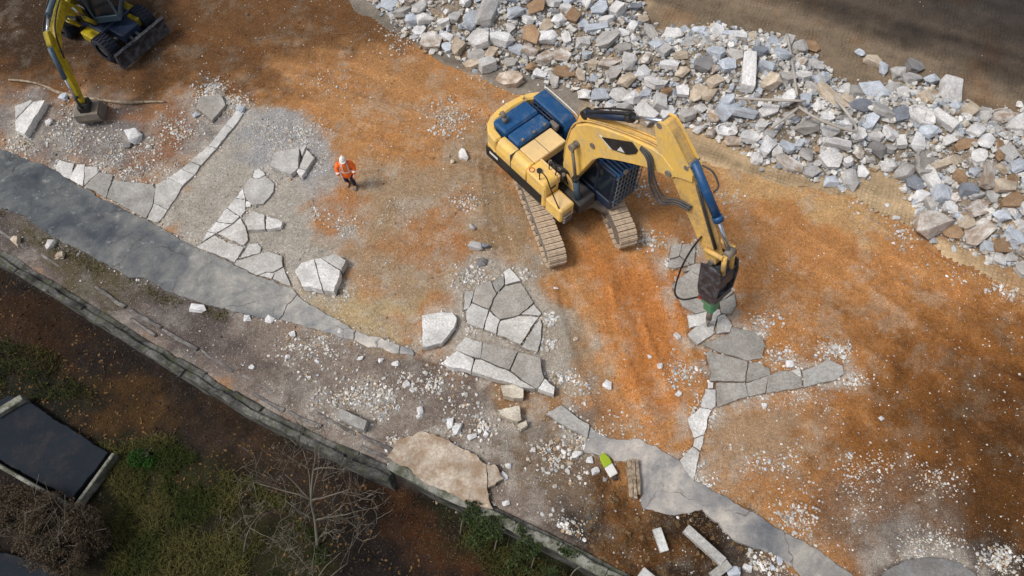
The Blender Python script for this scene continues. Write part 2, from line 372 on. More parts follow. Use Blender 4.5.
ZL = [
 ([(-20, 285), (55, 310), (85, 340), (70, 372), (20, 350), (-20, 330)], (62, 41, 22), .8, .9),
 ([(85, 378), (140, 392), (165, 418), (130, 438), (92, 430), (76, 400)], (84, 60, 28), .8, .9),
 ([(165, 385), (240, 415), (300, 445), (320, 470), (250, 460), (180, 420)], (62, 46, 30), 1.0, .8),
 ([(352, 482), (400, 490), (460, 525), (520, 575), (480, 600), (400, 540)], (80, 50, 24), .7, .9),
 ([(200, 430), (300, 470), (330, 530), (300, 560), (240, 500)], (66, 52, 44), 1.0, .7),
 ([(100, 452), (160, 445), (240, 480), (300, 520), (330, 560), (330, 650), (90, 650), (80, 520)], (44, 44, 16), .9, .95),
 ([(420, 495), (500, 505), (560, 545), (600, 590), (520, 590), (460, 540)], (40, 46, 24), .7, .9),
 ([(-60, 350), (40, 360), (90, 400), (60, 420), (-60, 400)], (30, 34, 20), .8, .8),
]
def soil_colour(X, Y):
    wx = X+1.0*(fbm(X*.9, Y*.9, 4, 21)-.5)*2; wy = Y+1.0*(fbm(X*.9, Y*.9, 4, 33)-.5)*2
    n = np.tile(sc(184, 134, 84), (len(X), 1)); dust = np.full(len(X), .25)
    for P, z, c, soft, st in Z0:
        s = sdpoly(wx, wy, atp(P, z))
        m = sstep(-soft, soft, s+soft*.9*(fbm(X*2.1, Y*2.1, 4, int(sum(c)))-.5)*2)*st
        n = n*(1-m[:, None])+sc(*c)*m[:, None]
        gr = 1-(max(c)-min(c))/max(c)
        dust = dust*(1-m)+m*(gr*1.1)
    # fine smear of pale dust and of orange clay over everything on site
    e = fbm(X*1.3, Y*1.3, 6, 44)*.6+fbm(X*5, Y*5, 4, 46)*.4; m = sstep(.50, .66, e)*(.20+.30*np.clip(dust, 0, 1))
    dc = np.clip(dust*1.6-.3, 0, 1)[:, None]; n = n*(1-m[:, None])+(sc(196, 178, 152)*(1-dc)+sc(184, 180, 174)*dc)*m[:, None]*np.clip(n.mean(1)/.16, .45, 1)[:, None]; dust = dust+m*.5
    e = fbm(X*.8+31, Y*.8, 6, 45)*.65+fbm(X*4, Y*4, 4, 47)*.35; m = sstep(.51, .68, e)*.28*(1-np.clip(dust*1.3, 0, 1))*np.clip(n.mean(1)/.16, 0, 1)
    n = n*(1-m[:, None])+sc(182, 110, 54)*m[:, None]
    # wheel and track streaks drawn along the working direction
    for ang, sd_, amp, P in ((R(-73), 51, .30, [(560, 230), (700, 230), (720, 450), (600, 430)]), (R(-35), 52, .26, [(740, 210), (1100, 330), (1100, 640), (860, 420)]),
                             (R(-30), 53, .20, [(-200, -200), (420, -100), (520, 130), (330, 110), (-100, 60)])):
        a = X*math.cos(ang)+Y*math.sin(ang); b = -X*math.sin(ang)+Y*math.cos(ang)
        m = sstep(-1, 1, sdpoly(X, Y, atp(P)))*amp
        n = n*(1+(fbm(a*.2, b*2.2, 5, sd_)-.5)*2.6*m)[:, None]
    for (ax_, ay_), ang, L_, offs in RUTS:                  # pressed clay in the ruts is redder, dust lies on the lips
        a_ = (X-ax_)*math.cos(ang)+(Y-ay_)*math.sin(ang); b_ = -(X-ax_)*math.sin(ang)+(Y-ay_)*math.cos(ang)+.25*np.sin(a_*.45)
        for o_ in offs:
            m_ = (sstep(.42, .28, np.abs(b_-o_))*sstep(0, .6, a_)*sstep(L_, L_-1.5, a_)*.34*sstep(.35, .6, fbm(X*.9, Y*.9, 3, 7)))[:, None]; n = n*(1-m_)+n*np.array([.84, .76, .68])*m_
            l_ = (sstep(.16, 0, np.abs(np.abs(b_-o_)-.44))*sstep(0, .6, a_)*sstep(L_, L_-1.5, a_)*.25)[:, None]; n = n*(1-l_)+n*1.25*l_
    # under the rubble: grey dirt
    hp = sstep(-.3, .5, sdpoly(X, Y, HEAP)); n = n*(1-hp[:, None])+sc(150, 138, 122)*hp[:, None]
    low = np.tile(sc(38, 31, 28), (len(X), 1))
    for P, c, soft, st in ZL:
        s = sdpoly(wx, wy, atp(P, LOW)); m = sstep(-soft, soft, s+soft*(fbm(X*2.3, Y*2.3, 4, int(sum(c)))-.5)*2)*st
        low = low*(1-m[:, None])+sc(*c)*m[:, None]
    low *= .85*(.45+1.1*fbm(X*2.2, Y*2.2, 5, 61))[:, None]
    lo = sstep(-.35, -.1, wall_d(X, Y))[:, None]
    return np.clip(n*(1-lo)+low*lo, .004, .8), np.clip(dust, 0, 1)*(1-lo[:, 0]*.7)

def axis(a, b, step, far):
    core = np.arange(a, b+1e-6, step); ext = [1, 2.5, 5, 10, 20, 45, 100, 220, far]
    return np.concatenate([[a-e for e in ext[::-1]], core, [b+e for e in ext]])
gx = axis(-27, 27, .1, 600); gy = axis(-1, 31, .1, 600)
GX, GY = np.meshgrid(gx, gy); fx, fy = GX.ravel(), GY.ravel()
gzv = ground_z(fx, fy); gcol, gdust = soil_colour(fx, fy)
nx, ny = len(gx), len(gy); idx = np.arange(nx*ny).reshape(ny, nx)
GF = np.stack([idx[:-1, :-1], idx[:-1, 1:], idx[1:, 1:], idx[1:, :-1]], -1).reshape(-1, 4)
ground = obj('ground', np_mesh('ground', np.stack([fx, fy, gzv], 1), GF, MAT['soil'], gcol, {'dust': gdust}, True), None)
ground['kind'] = 'structure'

# ------------------------------------------------------------------ woven haul road under the rubble heap
def mk_mat():
    g = NG('woven_mat'); o = g.coord(); c = g.add('Attribute', attribute_name='Col').outputs['Color']; gm = g.add('Attribute', attribute_name='dust').outputs['Fac']
    mp = g.add('Mapping'); mp.inputs['Rotation'].default_value = (0, 0, R(24)); g.link(o, mp.inputs[0])
    nz = g.add('TexNoise'); nz.inputs['Scale'].default_value = 1.3; g.link(o, nz.inputs['Vector'])
    ad = g.add('VectorMath', operation='MULTIPLY_ADD'); g.link(nz.outputs['Color'], ad.inputs[0]); ad.inputs[1].default_value = (.34, .34, 0); g.link(mp.outputs[0], ad.inputs[2])
    sp = g.add('SeparateXYZ'); g.link(ad.outputs[0], sp.inputs[0])
    hs = []
    for k, per in ((0, .15), (1, .13)):
        f = g.math('FRACT', g.math('DIVIDE', sp.outputs[k], per)); hs.append(g.math('GREATER_THAN', g.math('ABSOLUTE', g.math('SUBTRACT', f, .5)), .36))
    grid = g.math('MULTIPLY', g.math('MAXIMUM', hs[0], hs[1]), gm)
    patchy = g.ramp(g.noise(o, 1.1, 6, .7), .40, .62); grid = g.math('MULTIPLY', grid, patchy)
    n2 = g.noise(o, 9, 5, .7); n3 = g.noise(o, 40, 3, .7)
    c = g.mix(1, c, g.ramp(n2, .3, .72, (.76, .76, .76, 1), (1.2, 1.2, 1.2, 1)), 'MULTIPLY')
    c = g.mix(1, c, g.ramp(n3, .3, .7, (.8, .8, .8, 1), (1.2, 1.2, 1.2, 1)), 'MULTIPLY')
    c = g.mix(g.math('MULTIPLY', grid, .5), c, g.mix(1, c, (.38, .36, .34), 'MULTIPLY'))
    g.bump(g.math('SUBTRACT', g.math('ADD', n2, g.math('MULTIPLY', n3, .4)), grid), .5, .03)
    MAT['woven_mat'] = g.done(c, .9, 0, .2)
mk_mat()
ROAD = atp([(300, -90), (352, 10), (395, 36), (440, 66), (500, 92), (545, 104), (600, 128), (700, 165), (770, 184), (850, 202), (905, 226), (960, 266), (1030, 302), (1200, 360), (1300, 200), (1200, -120)])
rx = np.arange(-9, 30, .16); ry = np.arange(9, 33, .16); RX, RY = np.meshgrid(rx, ry)
s = sdpoly(RX.ravel(), RY.ravel(), ROAD)+.35*(fbm(RX.ravel()*1.2, RY.ravel()*1.2, 4, 71)-.5)*2
zz = .07*(fbm(RX.ravel()*.45, RY.ravel()*.45, 4, 1)-.5)+.035*(fbm(RX.ravel()*2.2, RY.ravel()*2.2, 3, 2)-.5)+.03+.05*(fbm(RX.ravel()*.9, RY.ravel()*.9, 3, 72)-.5)-.12*sstep(.25, 0, s)
rc = np.tile(sc(198, 172, 136), (RX.size, 1))
for P, c, soft, st in (([(200, -160), (640, -160), (650, 30), (570, 140), (420, 90), (320, 30)], (140, 131, 119), .6, 1), ([(640, -60), (640, 20), (760, 60), (860, 100), (960, 130), (1040, 160), (1300, 240), (1300, -200), (640, -200)], (132, 116, 97), .8, .95),
                       ([(700, -60), (770, 0), (880, 36), (990, 78), (1060, 100), (1300, 170), (1300, -200), (700, -200)], (78, 69, 61), 1.2, .95), ([(840, -60), (900, 0), (1060, 45), (1300, 100), (1300, -200)], (60, 55, 52), 1.5, .85),  # dark matting, made darker still by a vignette painted into its tone
                       ([(905, 215), (950, 250), (1030, 300), (1200, 350), (1200, 250), (1010, 260)], (168, 140, 106), .6, .8)):
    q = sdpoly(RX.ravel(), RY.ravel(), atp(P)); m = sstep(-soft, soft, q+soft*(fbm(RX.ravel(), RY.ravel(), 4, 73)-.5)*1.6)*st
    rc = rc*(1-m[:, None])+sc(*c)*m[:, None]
m = sstep(.58, .76, fbm(RX.ravel()*.7, RY.ravel()*.7, 5, 77))*.3; rc = rc*(1-m[:, None])+sc(176, 120, 66)*m[:, None]*np.clip(rc.mean(1)/.25, .2, 1)[:, None]
aa = RX.ravel()*math.cos(R(-24))+RY.ravel()*math.sin(R(-24)); bb = -RX.ravel()*math.sin(R(-24))+RY.ravel()*math.cos(R(-24))
rc = rc*(1+(fbm(aa*.22, bb*1.9, 5, 81)-.5)*1.1+(fbm(RX.ravel()*3, RY.ravel()*3, 3, 82)-.5)*.5)[:, None]
gridm = 1-.9*sstep(-1, 1, sdpoly(RX.ravel(), RY.ravel(), atp([(300, -120), (640, -120), (640, 40), (560, 130), (440, 80)])))
RF_idx = np.arange(RX.size).reshape(RX.shape)
RF = np.stack([RF_idx[:-1, :-1], RF_idx[:-1, 1:], RF_idx[1:, 1:], RF_idx[1:, :-1]], -1).reshape(-1, 4)
RF = RF[(s[RF] > 0).all(1)]
used, inv = np.unique(RF, return_inverse=True); RF = inv.reshape(-1, 4)
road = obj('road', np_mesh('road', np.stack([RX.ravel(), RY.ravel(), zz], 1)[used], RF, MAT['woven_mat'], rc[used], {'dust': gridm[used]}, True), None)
road['kind'] = 'structure'

# ------------------------------------------------------------------ broken concrete pieces
def inset(o, d):
    """move a closed outline inwards by d along its corner normals"""
    n = len(o); ar = sum(o[i][0]*o[(i+1) % n][1]-o[(i+1) % n][0]*o[i][1] for i in range(n)); sg = 1 if ar > 0 else -1
    e = np.roll(o, -1, 0)-o; L = np.maximum(np.hypot(e[:, 0], e[:, 1]), 1e-6)[:, None]
    nn = np.stack([-e[:, 1], e[:, 0]], 1)/L*sg; m = nn+np.roll(nn, 1, 0)
    m = m/np.maximum(np.hypot(m[:, 0], m[:, 1]), .5)[:, None]
    return o+m*d
def jag_at(p, amp):
    v = Vector((p[0], p[1], .37)); d = mnoise.noise_vector(v*2.1)*1.0+mnoise.noise_vector(v*5.3)*.75+mnoise.noise_vector(v*13.0)*.4
    return np.array([d.x, d.y])*amp
def jag_outline(P, seg=.09, amp=.035, shrink=.004):
    out = []; n = len(P)
    for i in range(n):
        a, b = P[i], P[(i+1) % n]; L = np.hypot(*(b-a)); k = max(1, int(L/seg))
        for j in range(k):
            p = a*(1-j/k)+b*j/k; out.append(p+jag_at(p, amp))
    return inset(np.array(out), shrink)
def slab_bm(P, z0, z1, tilt=(0, 0), chamfer=.022, org=(0, 0, 0), amp=.035, shrink=.004):
    ar = sum(P[i][0]*P[(i+1) % len(P)][1]-P[(i+1) % len(P)][0]*P[i][1] for i in range(len(P)))
    if ar < 0: P = P[::-1]
    o = jag_outline(P, amp=amp, shrink=shrink); c = o.mean(0); bm = bmesh.new()
    zt = lambda p: z1+(p[0]-c[0])*tilt[0]+(p[1]-c[1])*tilt[1]
    inn = inset(o, chamfer)
    n = len(o); V = lambda p, z: bm.verts.new((p[0]-org[0], p[1]-org[1], z-org[2]))
    A = [V(p, z0) for p in o]; B = [V(p, zt(p)-chamfer*random.uniform(.5, 1.6)) for p in o]; T = [V(p, zt(p)) for p in inn]
    for i in range(n):
        j = (i+1) % n
        bm.faces.new((A[i], A[j], B[j], B[i])); bm.faces.new((B[i], B[j], T[j], T[i]))
    for t in tessellate_polygon([[v.co for v in T]]):
        try: bm.faces.new([T[k] for k in t])
        except ValueError: pass
    bmesh.ops.recalc_face_normals(bm, faces=bm.faces)
    return bm
def tone(kind):
    r, g_, b, a = {'pale': (.53, .52, .50, .92), 'white': (.63, .625, .615, .97), 'grey': (.38, .375, .36, .9), 'warm': (.36, .345, .32, .9), 'blue': (.42, .455, .495, .95),
                   'dark': (.20, .20, .20, .9), 'tan': (.46, .39, .30, .75), 'brown': (.30, .20, .12, .5), 'stain': (.48, .45, .41, .35), 'slate': (.17, .19, .22, .9), 'cream': (.66, .60, .50, .85), 'sand': (.50, .43, .355, .35)}[kind]
    k = random.uniform(.88, 1.14); return (r*k, g_*k, b*k, a)
SLABS = []
def broken_slab(name, label, pieces, h=.1, cat='concrete slab', group='broken concrete slabs left in the ground', raise_=0, amp=.035):
    """pieces: list of (tone, [photo points of its top outline])"""
    tops = [(t, atp(p, h)) for t, p in pieces]
    SLABS.extend(p for _, p in tops); allp = np.vstack([p for _, p in tops]); c = allp.mean(0); zb = gz(*c)
    T = thing(name, label, cat, (c[0], c[1], zb), 0, group); T['kind'] = 'thing'
    for t, p in tops:
        zt = h+random.uniform(-.010, .010)+raise_; ti = (random.uniform(-.010, .010), random.uniform(-.010, .010))
        o = obj('slab_piece', slab_bm(p, zb-.16, zt, ti, .007, org=(c[0], c[1], zb), amp=amp, shrink=-.006), MAT['concrete'], T, color=tone(t))
    return T
def pl(s): return [tuple(float(v) for v in q.split(',')) for q in s.split()]
broken_slab('concrete_slab', 'cracked L-shaped grey concrete footing joining the long strip below the yellow wheeled digger', [
 ('white', pl('55,167 59.5,159.5 73.5,163.5 71.3,173.6 69,178 57,173')), ('white', pl('76.7,164.2 84.5,164.2 83,186 69.5,178')), ('pale', pl('84.8,166 97,166.5 97.8,172 84.5,185')),
 ('grey', pl('98.6,172 113.4,175 106.4,197 84.8,186.5')), ('grey', pl('113.4,180 152.5,184 155,188.5 153,202.5 146,218 107.3,197')),
 ('pale', pl('155.8,185 168,178 183,185 168,209 154.2,202.5')), ('pale', pl('154,203.3 167.3,209.6 158,222 147,219')), ('white', pl('169,177.5 181.4,169 194,174.4 183.2,185')),
 ('pale', pl('181.6,168.2 190.8,161 199.4,165.8 194.4,173.8')), ('pale', pl('191,160.3 208,146 215.5,149 201,164.8')), ('white', pl('208.7,145.3 225,125 232,128.5 216,148')), ('white', pl('225.5,124.3 237,110 243,112 233,127.8'))], .06)
broken_slab('concrete_slab', 'small tan-grey slab lying on pale gravel at top of cracked footing', [('warm', pl('197,107 200,97 220,94 225,105 212,120'))], .14)
broken_slab('concrete_slab', 'long cracked pale footing running from courtyard down to the concrete strip', [
 ('white', pl('253,176.7 254,170.5 258.7,169 264,172 265,175 257,178.5')), ('pale', pl('244,185 251,177.8 257,179.3 265,176 274,184 273,191.5 263.5,204 252.5,205.2 245,197.6')),
 ('white', pl('245.5,201 251,202.5 250,206.4 246,206.4')), ('white', pl('243,188.5 244,198.2 235.4,197.8')), ('white', pl('234.5,198.8 244,199.4 245.5,210 241.5,216.2 226.9,207.8')),
 ('white', pl('226,208.9 240,216.7 232,223.4 216.7,220.8')), ('white', pl('216,221.9 231.2,225 216.5,233.2 208.2,231')), ('pale', pl('233.2,225 240.6,219 246,229 248,239.7 243,244.8 218.4,234')),
 ('white', pl('207,232.2 215,234.2 202.3,241.8')), ('pale', pl('197,246.5 215,236 226,242 243,246.8 235,262')), ('pale', pl('248.8,243.8 255.6,242.8 261,247.5 260,253 240.5,257.4')),
 ('pale', pl('237,260.2 255.6,255.5 268,251.4 282,256 283.5,266 273,271.4 265,271.4 257,274.8 235.7,264')), ('pale', pl('259.8,275.2 266,272.5 274,273 271,279')), ('pale', pl('275.2,272.2 283.7,267.2 290,286 273.2,279'))], .065)
broken_slab('concrete_slab', 'cracked pale slab in four pieces on bluish gravel nearest the worker', [
 ('pale', pl('270.5,165.8 275,153 299.2,148 298.4,168 291.5,174.4')), ('white', pl('300,146 305.6,146 301.9,155')), ('pale', pl('306.4,149.6 315,157 305.6,169.5 299.8,167.3')), ('white', pl('297.2,171 299.5,168.4 305.4,170.7 301.7,176'))], .2)
broken_slab('concrete_slab', 'small cracked slab in two pieces with a pointed right end', [('pale', pl('244.7,221 253,211 263.2,215 264.8,229 248,229.5')), ('white', pl('266,216.2 282,222 280,227.5 266.2,229'))], .16)
broken_slab('concrete_slab', 'thick pale slab cracked in three, standing proud beside tan sand', [('white', pl('294.7,270 301.7,263 313.8,259.2 321.8,289 301.7,286')), ('white', pl('315.2,259 321,258.6 340,271.2 334.5,291 323.2,289.7')), ('pale', pl('322.4,258.2 334,254 344.7,260 341,269.8'))], .34)
broken_slab('concrete_slab', 'large cracked slab of ten pieces just below the left track', [
 ('white', pl('503.6,271.7 509.7,268 520,281 505.2,284.6')), ('grey', pl('492.7,282 499,277 503.2,276.2 503.8,285 497,291.6')), ('warm', pl('475,291 477,286 490,279.7 496.2,293 488.4,308 472.3,301.8')),
 ('warm', pl('497.4,293.8 505,286 520.6,283.6 533.8,302 519,315.2 499.2,319.6 490.2,309')), ('pale', pl('465,291 474.3,292.2 467.5,308 463.6,310')), ('white', pl('471.4,303.2 487.6,309.2 482.8,328.4 466.9,322.8 466.2,311')),
 ('white', pl('488.8,311.2 499.3,321 495.4,333.2 484.2,328.7')), ('pale', pl('500.5,321.9 519,316.2 538.2,317.2 520,343.7 496.6,334')), ('pale', pl('522.2,314 534,304.7 541,313 539,315.3')), ('pale', pl('540,319.6 541.7,322.5 541,338 538,352 521,346.5'))], .08)
broken_slab('concrete_slab', 'long thick cracked slab tilted over dark mud below the ten-piece slab', [
 ('pale', pl('455.8,348 466,338 481.8,342.7 480.8,357.3 474,357.3 456.8,350.3')), ('warm', pl('483.2,342.9 517.8,351 509.5,369.8 481.4,357.8')), ('warm', pl('519.2,352.2 539.4,357.5 544,378 536,388.5 510.9,370')),
 ('white', pl('443,362 456.6,351.2 472.8,359 471.2,370.6 448,366')), ('pale', pl('474.7,359.2 481,359.2 508,371.3 534.5,388.7 522,387 472.3,371.4')), ('white', pl('538.2,388.5 545,378.8 555,387 553.4,394'))], .3)
broken_slab('concrete_slab', 'shattered slab under the hydraulic breaker', [
 ('warm', pl('669.4,258 671.7,246 681.8,244 679.3,255.4')), ('warm', pl('680.4,255 683,244 696,244.7 694.4,263.4 690.5,263.6')), ('warm', pl('668.6,266.6 669.4,259.7 679.5,256.6 689.5,264.8 675.6,268')),
 ('warm', pl('672.5,285 679,279 691,271 705,279 718,309 696,313 683.4,305.4')), ('warm', pl('720.2,301 735,293 735.8,305.6 730,313.4 721.2,312.7')), ('warm', pl('691,265 697,263.5 706,266 712,284 705.5,278.5 691.5,270.5 684,272')), ('pale', pl('697,313.8 718,309.5 720.5,313.5 718.4,315.6 715.2,325 708,321.6 696.6,326.5 695.4,314.4')), ('warm', pl('712.6,284.4 722,281 734,291.5 720,300.4 718.6,308')),
 ('pale', pl('688,333.2 695,327.8 708,322 714.5,325.8 713.5,333.2 697,344')), ('pale', pl('718.8,316 724.5,314.2 733,324.6 730,331.3 716.8,333.2')), ('white', pl('688,316 695,314.2 696,325.4 690,327.4'))], .09)
broken_slab('concrete_slab', 'cracked grey-brown slab on orange soil with a long arm pointing right', [
 ('warm', pl('703,344 731,332.7 732,326.8 755.7,332.5 765.5,345 761.6,357.7 746,360.2 714.7,350')), ('warm', pl('706,354 708,350.8 747.8,362 744.8,381 710,381 711.8,372.5')), ('warm', pl('749.2,362.9 757.7,361.8 769.4,368.6 769.8,375.2 746.4,381.2')),
 ('warm', pl('715.9,383.2 744.8,382.5 747.8,395.8 727.4,402.8 717.8,406.5')), ('warm', pl('746.2,382.5 767.2,376.6 765.3,392.8 748.2,396')), ('warm', pl('767.6,376.4 781,370.7 790,371.7 801.4,378.6 801.4,387 766.6,392.8')),
 ('pale', pl('791.2,371 800.4,368.8 800.8,377.2')), ('grey', pl('802.8,370.5 822,364.7 826,358.8 841.6,365.7 843.6,373.5 835.8,379.3 803.7,386.8')), ('white', pl('708.8,382.5 713.5,383.4 712.5,388.8 708.8,388.8')),
 ('white', pl('707,390 715.5,390 715.5,405.7 711.8,408.2 702.2,406.5 702.2,401.8'))], .06)
broken_slab('concrete_slab', 'narrow pale neck of slab pieces meeting the lower concrete strip', [('white', pl('688.5,418.5 700,407.4 710.8,409.9 704,434.8 694.7,437.6')), ('pale', pl('694.9,438.9 703.8,436.2 700.6,450.8 693.2,446.4')), ('pale', pl('678.8,460.6 692,447.7 699.8,452.9 693,482 680,470'))], .07)
broken_slab('concrete_slab', 'single rounded white slab on orange soil between two cracked slabs', [('white', pl('422,315.5 441,311.7 452,313 456,317.5 454.7,326.7 441,344 423.5,346.7'))], .26)
broken_slab('concrete_slab', 'bluish white slab with a dark crack at the far left edge', [('white', pl('15,118 15,106 31,99.5 32,101')), ('white', pl('15.5,119.5 33,101.5 44,100 37,112 24,134 15,130'))], .3)
broken_slab('concrete_slab', 'dusty brown-grey slab end beside the lower concrete strip', [('grey', pl('547,414 561,405 589,425.5 587,437 570,428'))], .16)
broken_slab('concrete_slab', 'large tan slab with dirty surface leaning on the old wall', [
 ('sand', pl('387,457.6 396.6,440 422,432 447.4,439 473,454.7 486,465 487,488 493,509 480.6,506.4 432,486 406,466.4')), ('sand', pl('487,464.5 496,464.5 503,478 488,487.5'))], .2, amp=.06)
broken_slab('concrete_block', 'cream block at the bottom edge of the tilted slab', [('cream', pl('502,386 513,385 524,389 523,398 513,398 503.4,395'))], .3, 'concrete block', None)
broken_slab('concrete_block', 'larger cream block lying in tan dirt below the tilted slab', [('cream', pl('499,413.7 502,408.8 518.7,405.9 520.7,419.5 517,421.5'))], .3, 'concrete block', None)
broken_slab('concrete_block', 'small cream block touching the larger cream block on its right', [('cream', pl('517.5,424 526.5,419.8 527.5,425 521.6,429'))], .24, 'concrete block', None)
broken_slab('concrete_block', 'mossy grey block on the wall edge left of the tan slab', [('grey', pl('341,408 366,420.5 363.5,430 338.5,418'))], .34, 'concrete block', None)
broken_slab('concrete_slab', 'dusty grey slab corner at bottom edge right of the lower strip', [('dark', pl('872,590 885,572 906,561 930,557 955,561 975,574 985,592'))], .1)

# shade of the cracks, painted into the soil under and between the broken pieces
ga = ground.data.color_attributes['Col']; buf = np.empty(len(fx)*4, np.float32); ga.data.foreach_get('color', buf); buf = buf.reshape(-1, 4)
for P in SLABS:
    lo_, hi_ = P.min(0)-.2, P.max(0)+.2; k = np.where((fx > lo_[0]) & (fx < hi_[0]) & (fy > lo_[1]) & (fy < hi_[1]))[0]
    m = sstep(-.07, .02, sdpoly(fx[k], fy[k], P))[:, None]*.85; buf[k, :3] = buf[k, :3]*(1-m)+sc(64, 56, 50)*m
near = np.full(len(fx), -9.)
for P in SLABS:
    lo_, hi_ = P.min(0)-.9, P.max(0)+.9; k = np.where((fx > lo_[0]) & (fx < hi_[0]) & (fy > lo_[1]) & (fy < hi_[1]))[0]; near[k] = np.maximum(near[k], sdpoly(fx[k], fy[k], P))
m = (sstep(-.75, -.06, near)*sstep(.0, -.06, near)*sstep(.40, .60, fbm(fx*2.3, fy*2.3, 5, 161))*.75*(wall_d(fx, fy) < -.5))[:, None]
buf[:, :3] = buf[:, :3]*(1-m)+sc(192, 186, 177)*m
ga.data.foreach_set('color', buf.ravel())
# long concrete strips (setting)
def mk_strip():
    g = NG('strip_concrete'); o = g.coord()
    n1 = g.noise(o, .33, 5, .6, .4); n2 = g.noise(o, 1.4, 6, .65); n3 = g.noise(o, 20, 4, .7)
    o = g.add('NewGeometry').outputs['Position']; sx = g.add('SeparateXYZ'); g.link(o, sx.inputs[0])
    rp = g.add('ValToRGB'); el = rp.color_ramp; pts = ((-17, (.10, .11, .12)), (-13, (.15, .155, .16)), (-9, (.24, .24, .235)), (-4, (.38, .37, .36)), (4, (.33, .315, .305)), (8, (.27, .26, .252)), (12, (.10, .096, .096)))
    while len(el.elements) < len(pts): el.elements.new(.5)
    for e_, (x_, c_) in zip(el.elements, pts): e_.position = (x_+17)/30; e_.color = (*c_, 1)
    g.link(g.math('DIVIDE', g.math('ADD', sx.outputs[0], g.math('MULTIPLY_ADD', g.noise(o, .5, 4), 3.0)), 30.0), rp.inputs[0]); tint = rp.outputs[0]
    n1 = g.noise(o, .42, 6, .65, .8); n2 = g.noise(o, 1.7, 6, .7, .5); n3 = g.noise(o, 20, 4, .7)
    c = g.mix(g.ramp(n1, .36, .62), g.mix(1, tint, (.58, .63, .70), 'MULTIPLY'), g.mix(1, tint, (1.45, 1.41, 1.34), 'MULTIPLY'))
    c = g.mix(1, c, g.ramp(n2, .3, .7, (.72, .73, .76, 1), (1.2, 1.17, 1.12, 1)), 'MULTIPLY')
    c = g.mix(g.math('MULTIPLY', g.ramp(g.noise(o, 2.3, 6, .7), .58, .74), .55), c, (.48, .47, .45))
    c = g.mix(1, c, g.ramp(n3, .3, .7, (.85, .85, .85, 1), (1.14, 1.14, 1.14, 1)), 'MULTIPLY')
    g.bump(g.math('ADD', n3, n2), .3, .02)
    dst = g.noise(o, 3.1, 7, .75); c = g.mix(g.math('MULTIPLY', g.ramp(dst, .50, .66), .45), c, g.mix(1, c, (1.5, 1.42, 1.32), 'MULTIPLY'))
    c = g.mix(g.math('MULTIPLY', g.ramp(g.noise(o, 5.0, 6, .75), .55, .7), .5), c, g.mix(1, c, (.5, .47, .43), 'MULTIPLY'))
    wv = g.add('VectorMath', operation='MULTIPLY_ADD'); nn_ = g.add('TexNoise'); nn_.inputs['Scale'].default_value = 1.6; nn_.inputs['Detail'].default_value = 5; g.link(o, nn_.inputs['Vector']); g.link(nn_.outputs['Color'], wv.inputs[0]); wv.inputs[1].default_value = (.8, .8, .8); g.link(o, wv.inputs[2])
    vc = g.add('TexVoronoi', feature='DISTANCE_TO_EDGE'); vc.inputs['Scale'].default_value = .38; g.link(wv.outputs[0], vc.inputs['Vector'])
    crk = g.math('MULTIPLY', g.ramp(vc.outputs['Distance'], .002, .009, (1, 1, 1, 1), (0, 0, 0, 1)), g.ramp(g.noise(o, .7, 3), .42, .55)); c = g.mix(g.math('MULTIPLY', crk, .75), c, (.05, .045, .04))
    MAT['strip_concrete'] = g.done(c, .95, 0, .1)
mk_strip()
STRIPS = []
def strip(name, parts, h, cols):
    first = None
    for i, p in enumerate(parts):
        P = atp(p, h); c = P.mean(0); STRIPS.append(P)
        bm = slab_bm(P, -.25, h+.004*i, (0, 0), .02, org=(c[0], c[1], 0), amp=.06, shrink=.002)
        if first is None: o = obj(name, bm, MAT['strip_concrete'], None, (c[0], c[1], 0), (*cols[0], 1)); o['kind'] = 'structure'; first = o
        else: o = obj('slab_piece', bm, MAT['strip_concrete'], first, (c[0]-first.location.x, c[1]-first.location.y, 0), (*cols[i], 1))
    return first
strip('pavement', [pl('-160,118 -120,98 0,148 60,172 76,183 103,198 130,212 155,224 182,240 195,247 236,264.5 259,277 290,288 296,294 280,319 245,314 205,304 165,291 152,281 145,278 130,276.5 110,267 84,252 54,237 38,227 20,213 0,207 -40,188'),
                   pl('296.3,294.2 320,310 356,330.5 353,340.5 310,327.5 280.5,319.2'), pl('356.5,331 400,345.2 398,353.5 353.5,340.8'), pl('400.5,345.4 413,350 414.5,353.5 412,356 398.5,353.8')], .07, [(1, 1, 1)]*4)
strip('pavement', [pl('590,427 608,438 640,439 660,448 677,460 694,480 740,505 755,513 780,528 820,550 850,574 870,600 815,600 800,574 772,552 735,542 716,521 702,509 676,515 643,508 638,476 628,462 603,456 585,450 584,441')], .08, [(1, 1, 1)]*2)

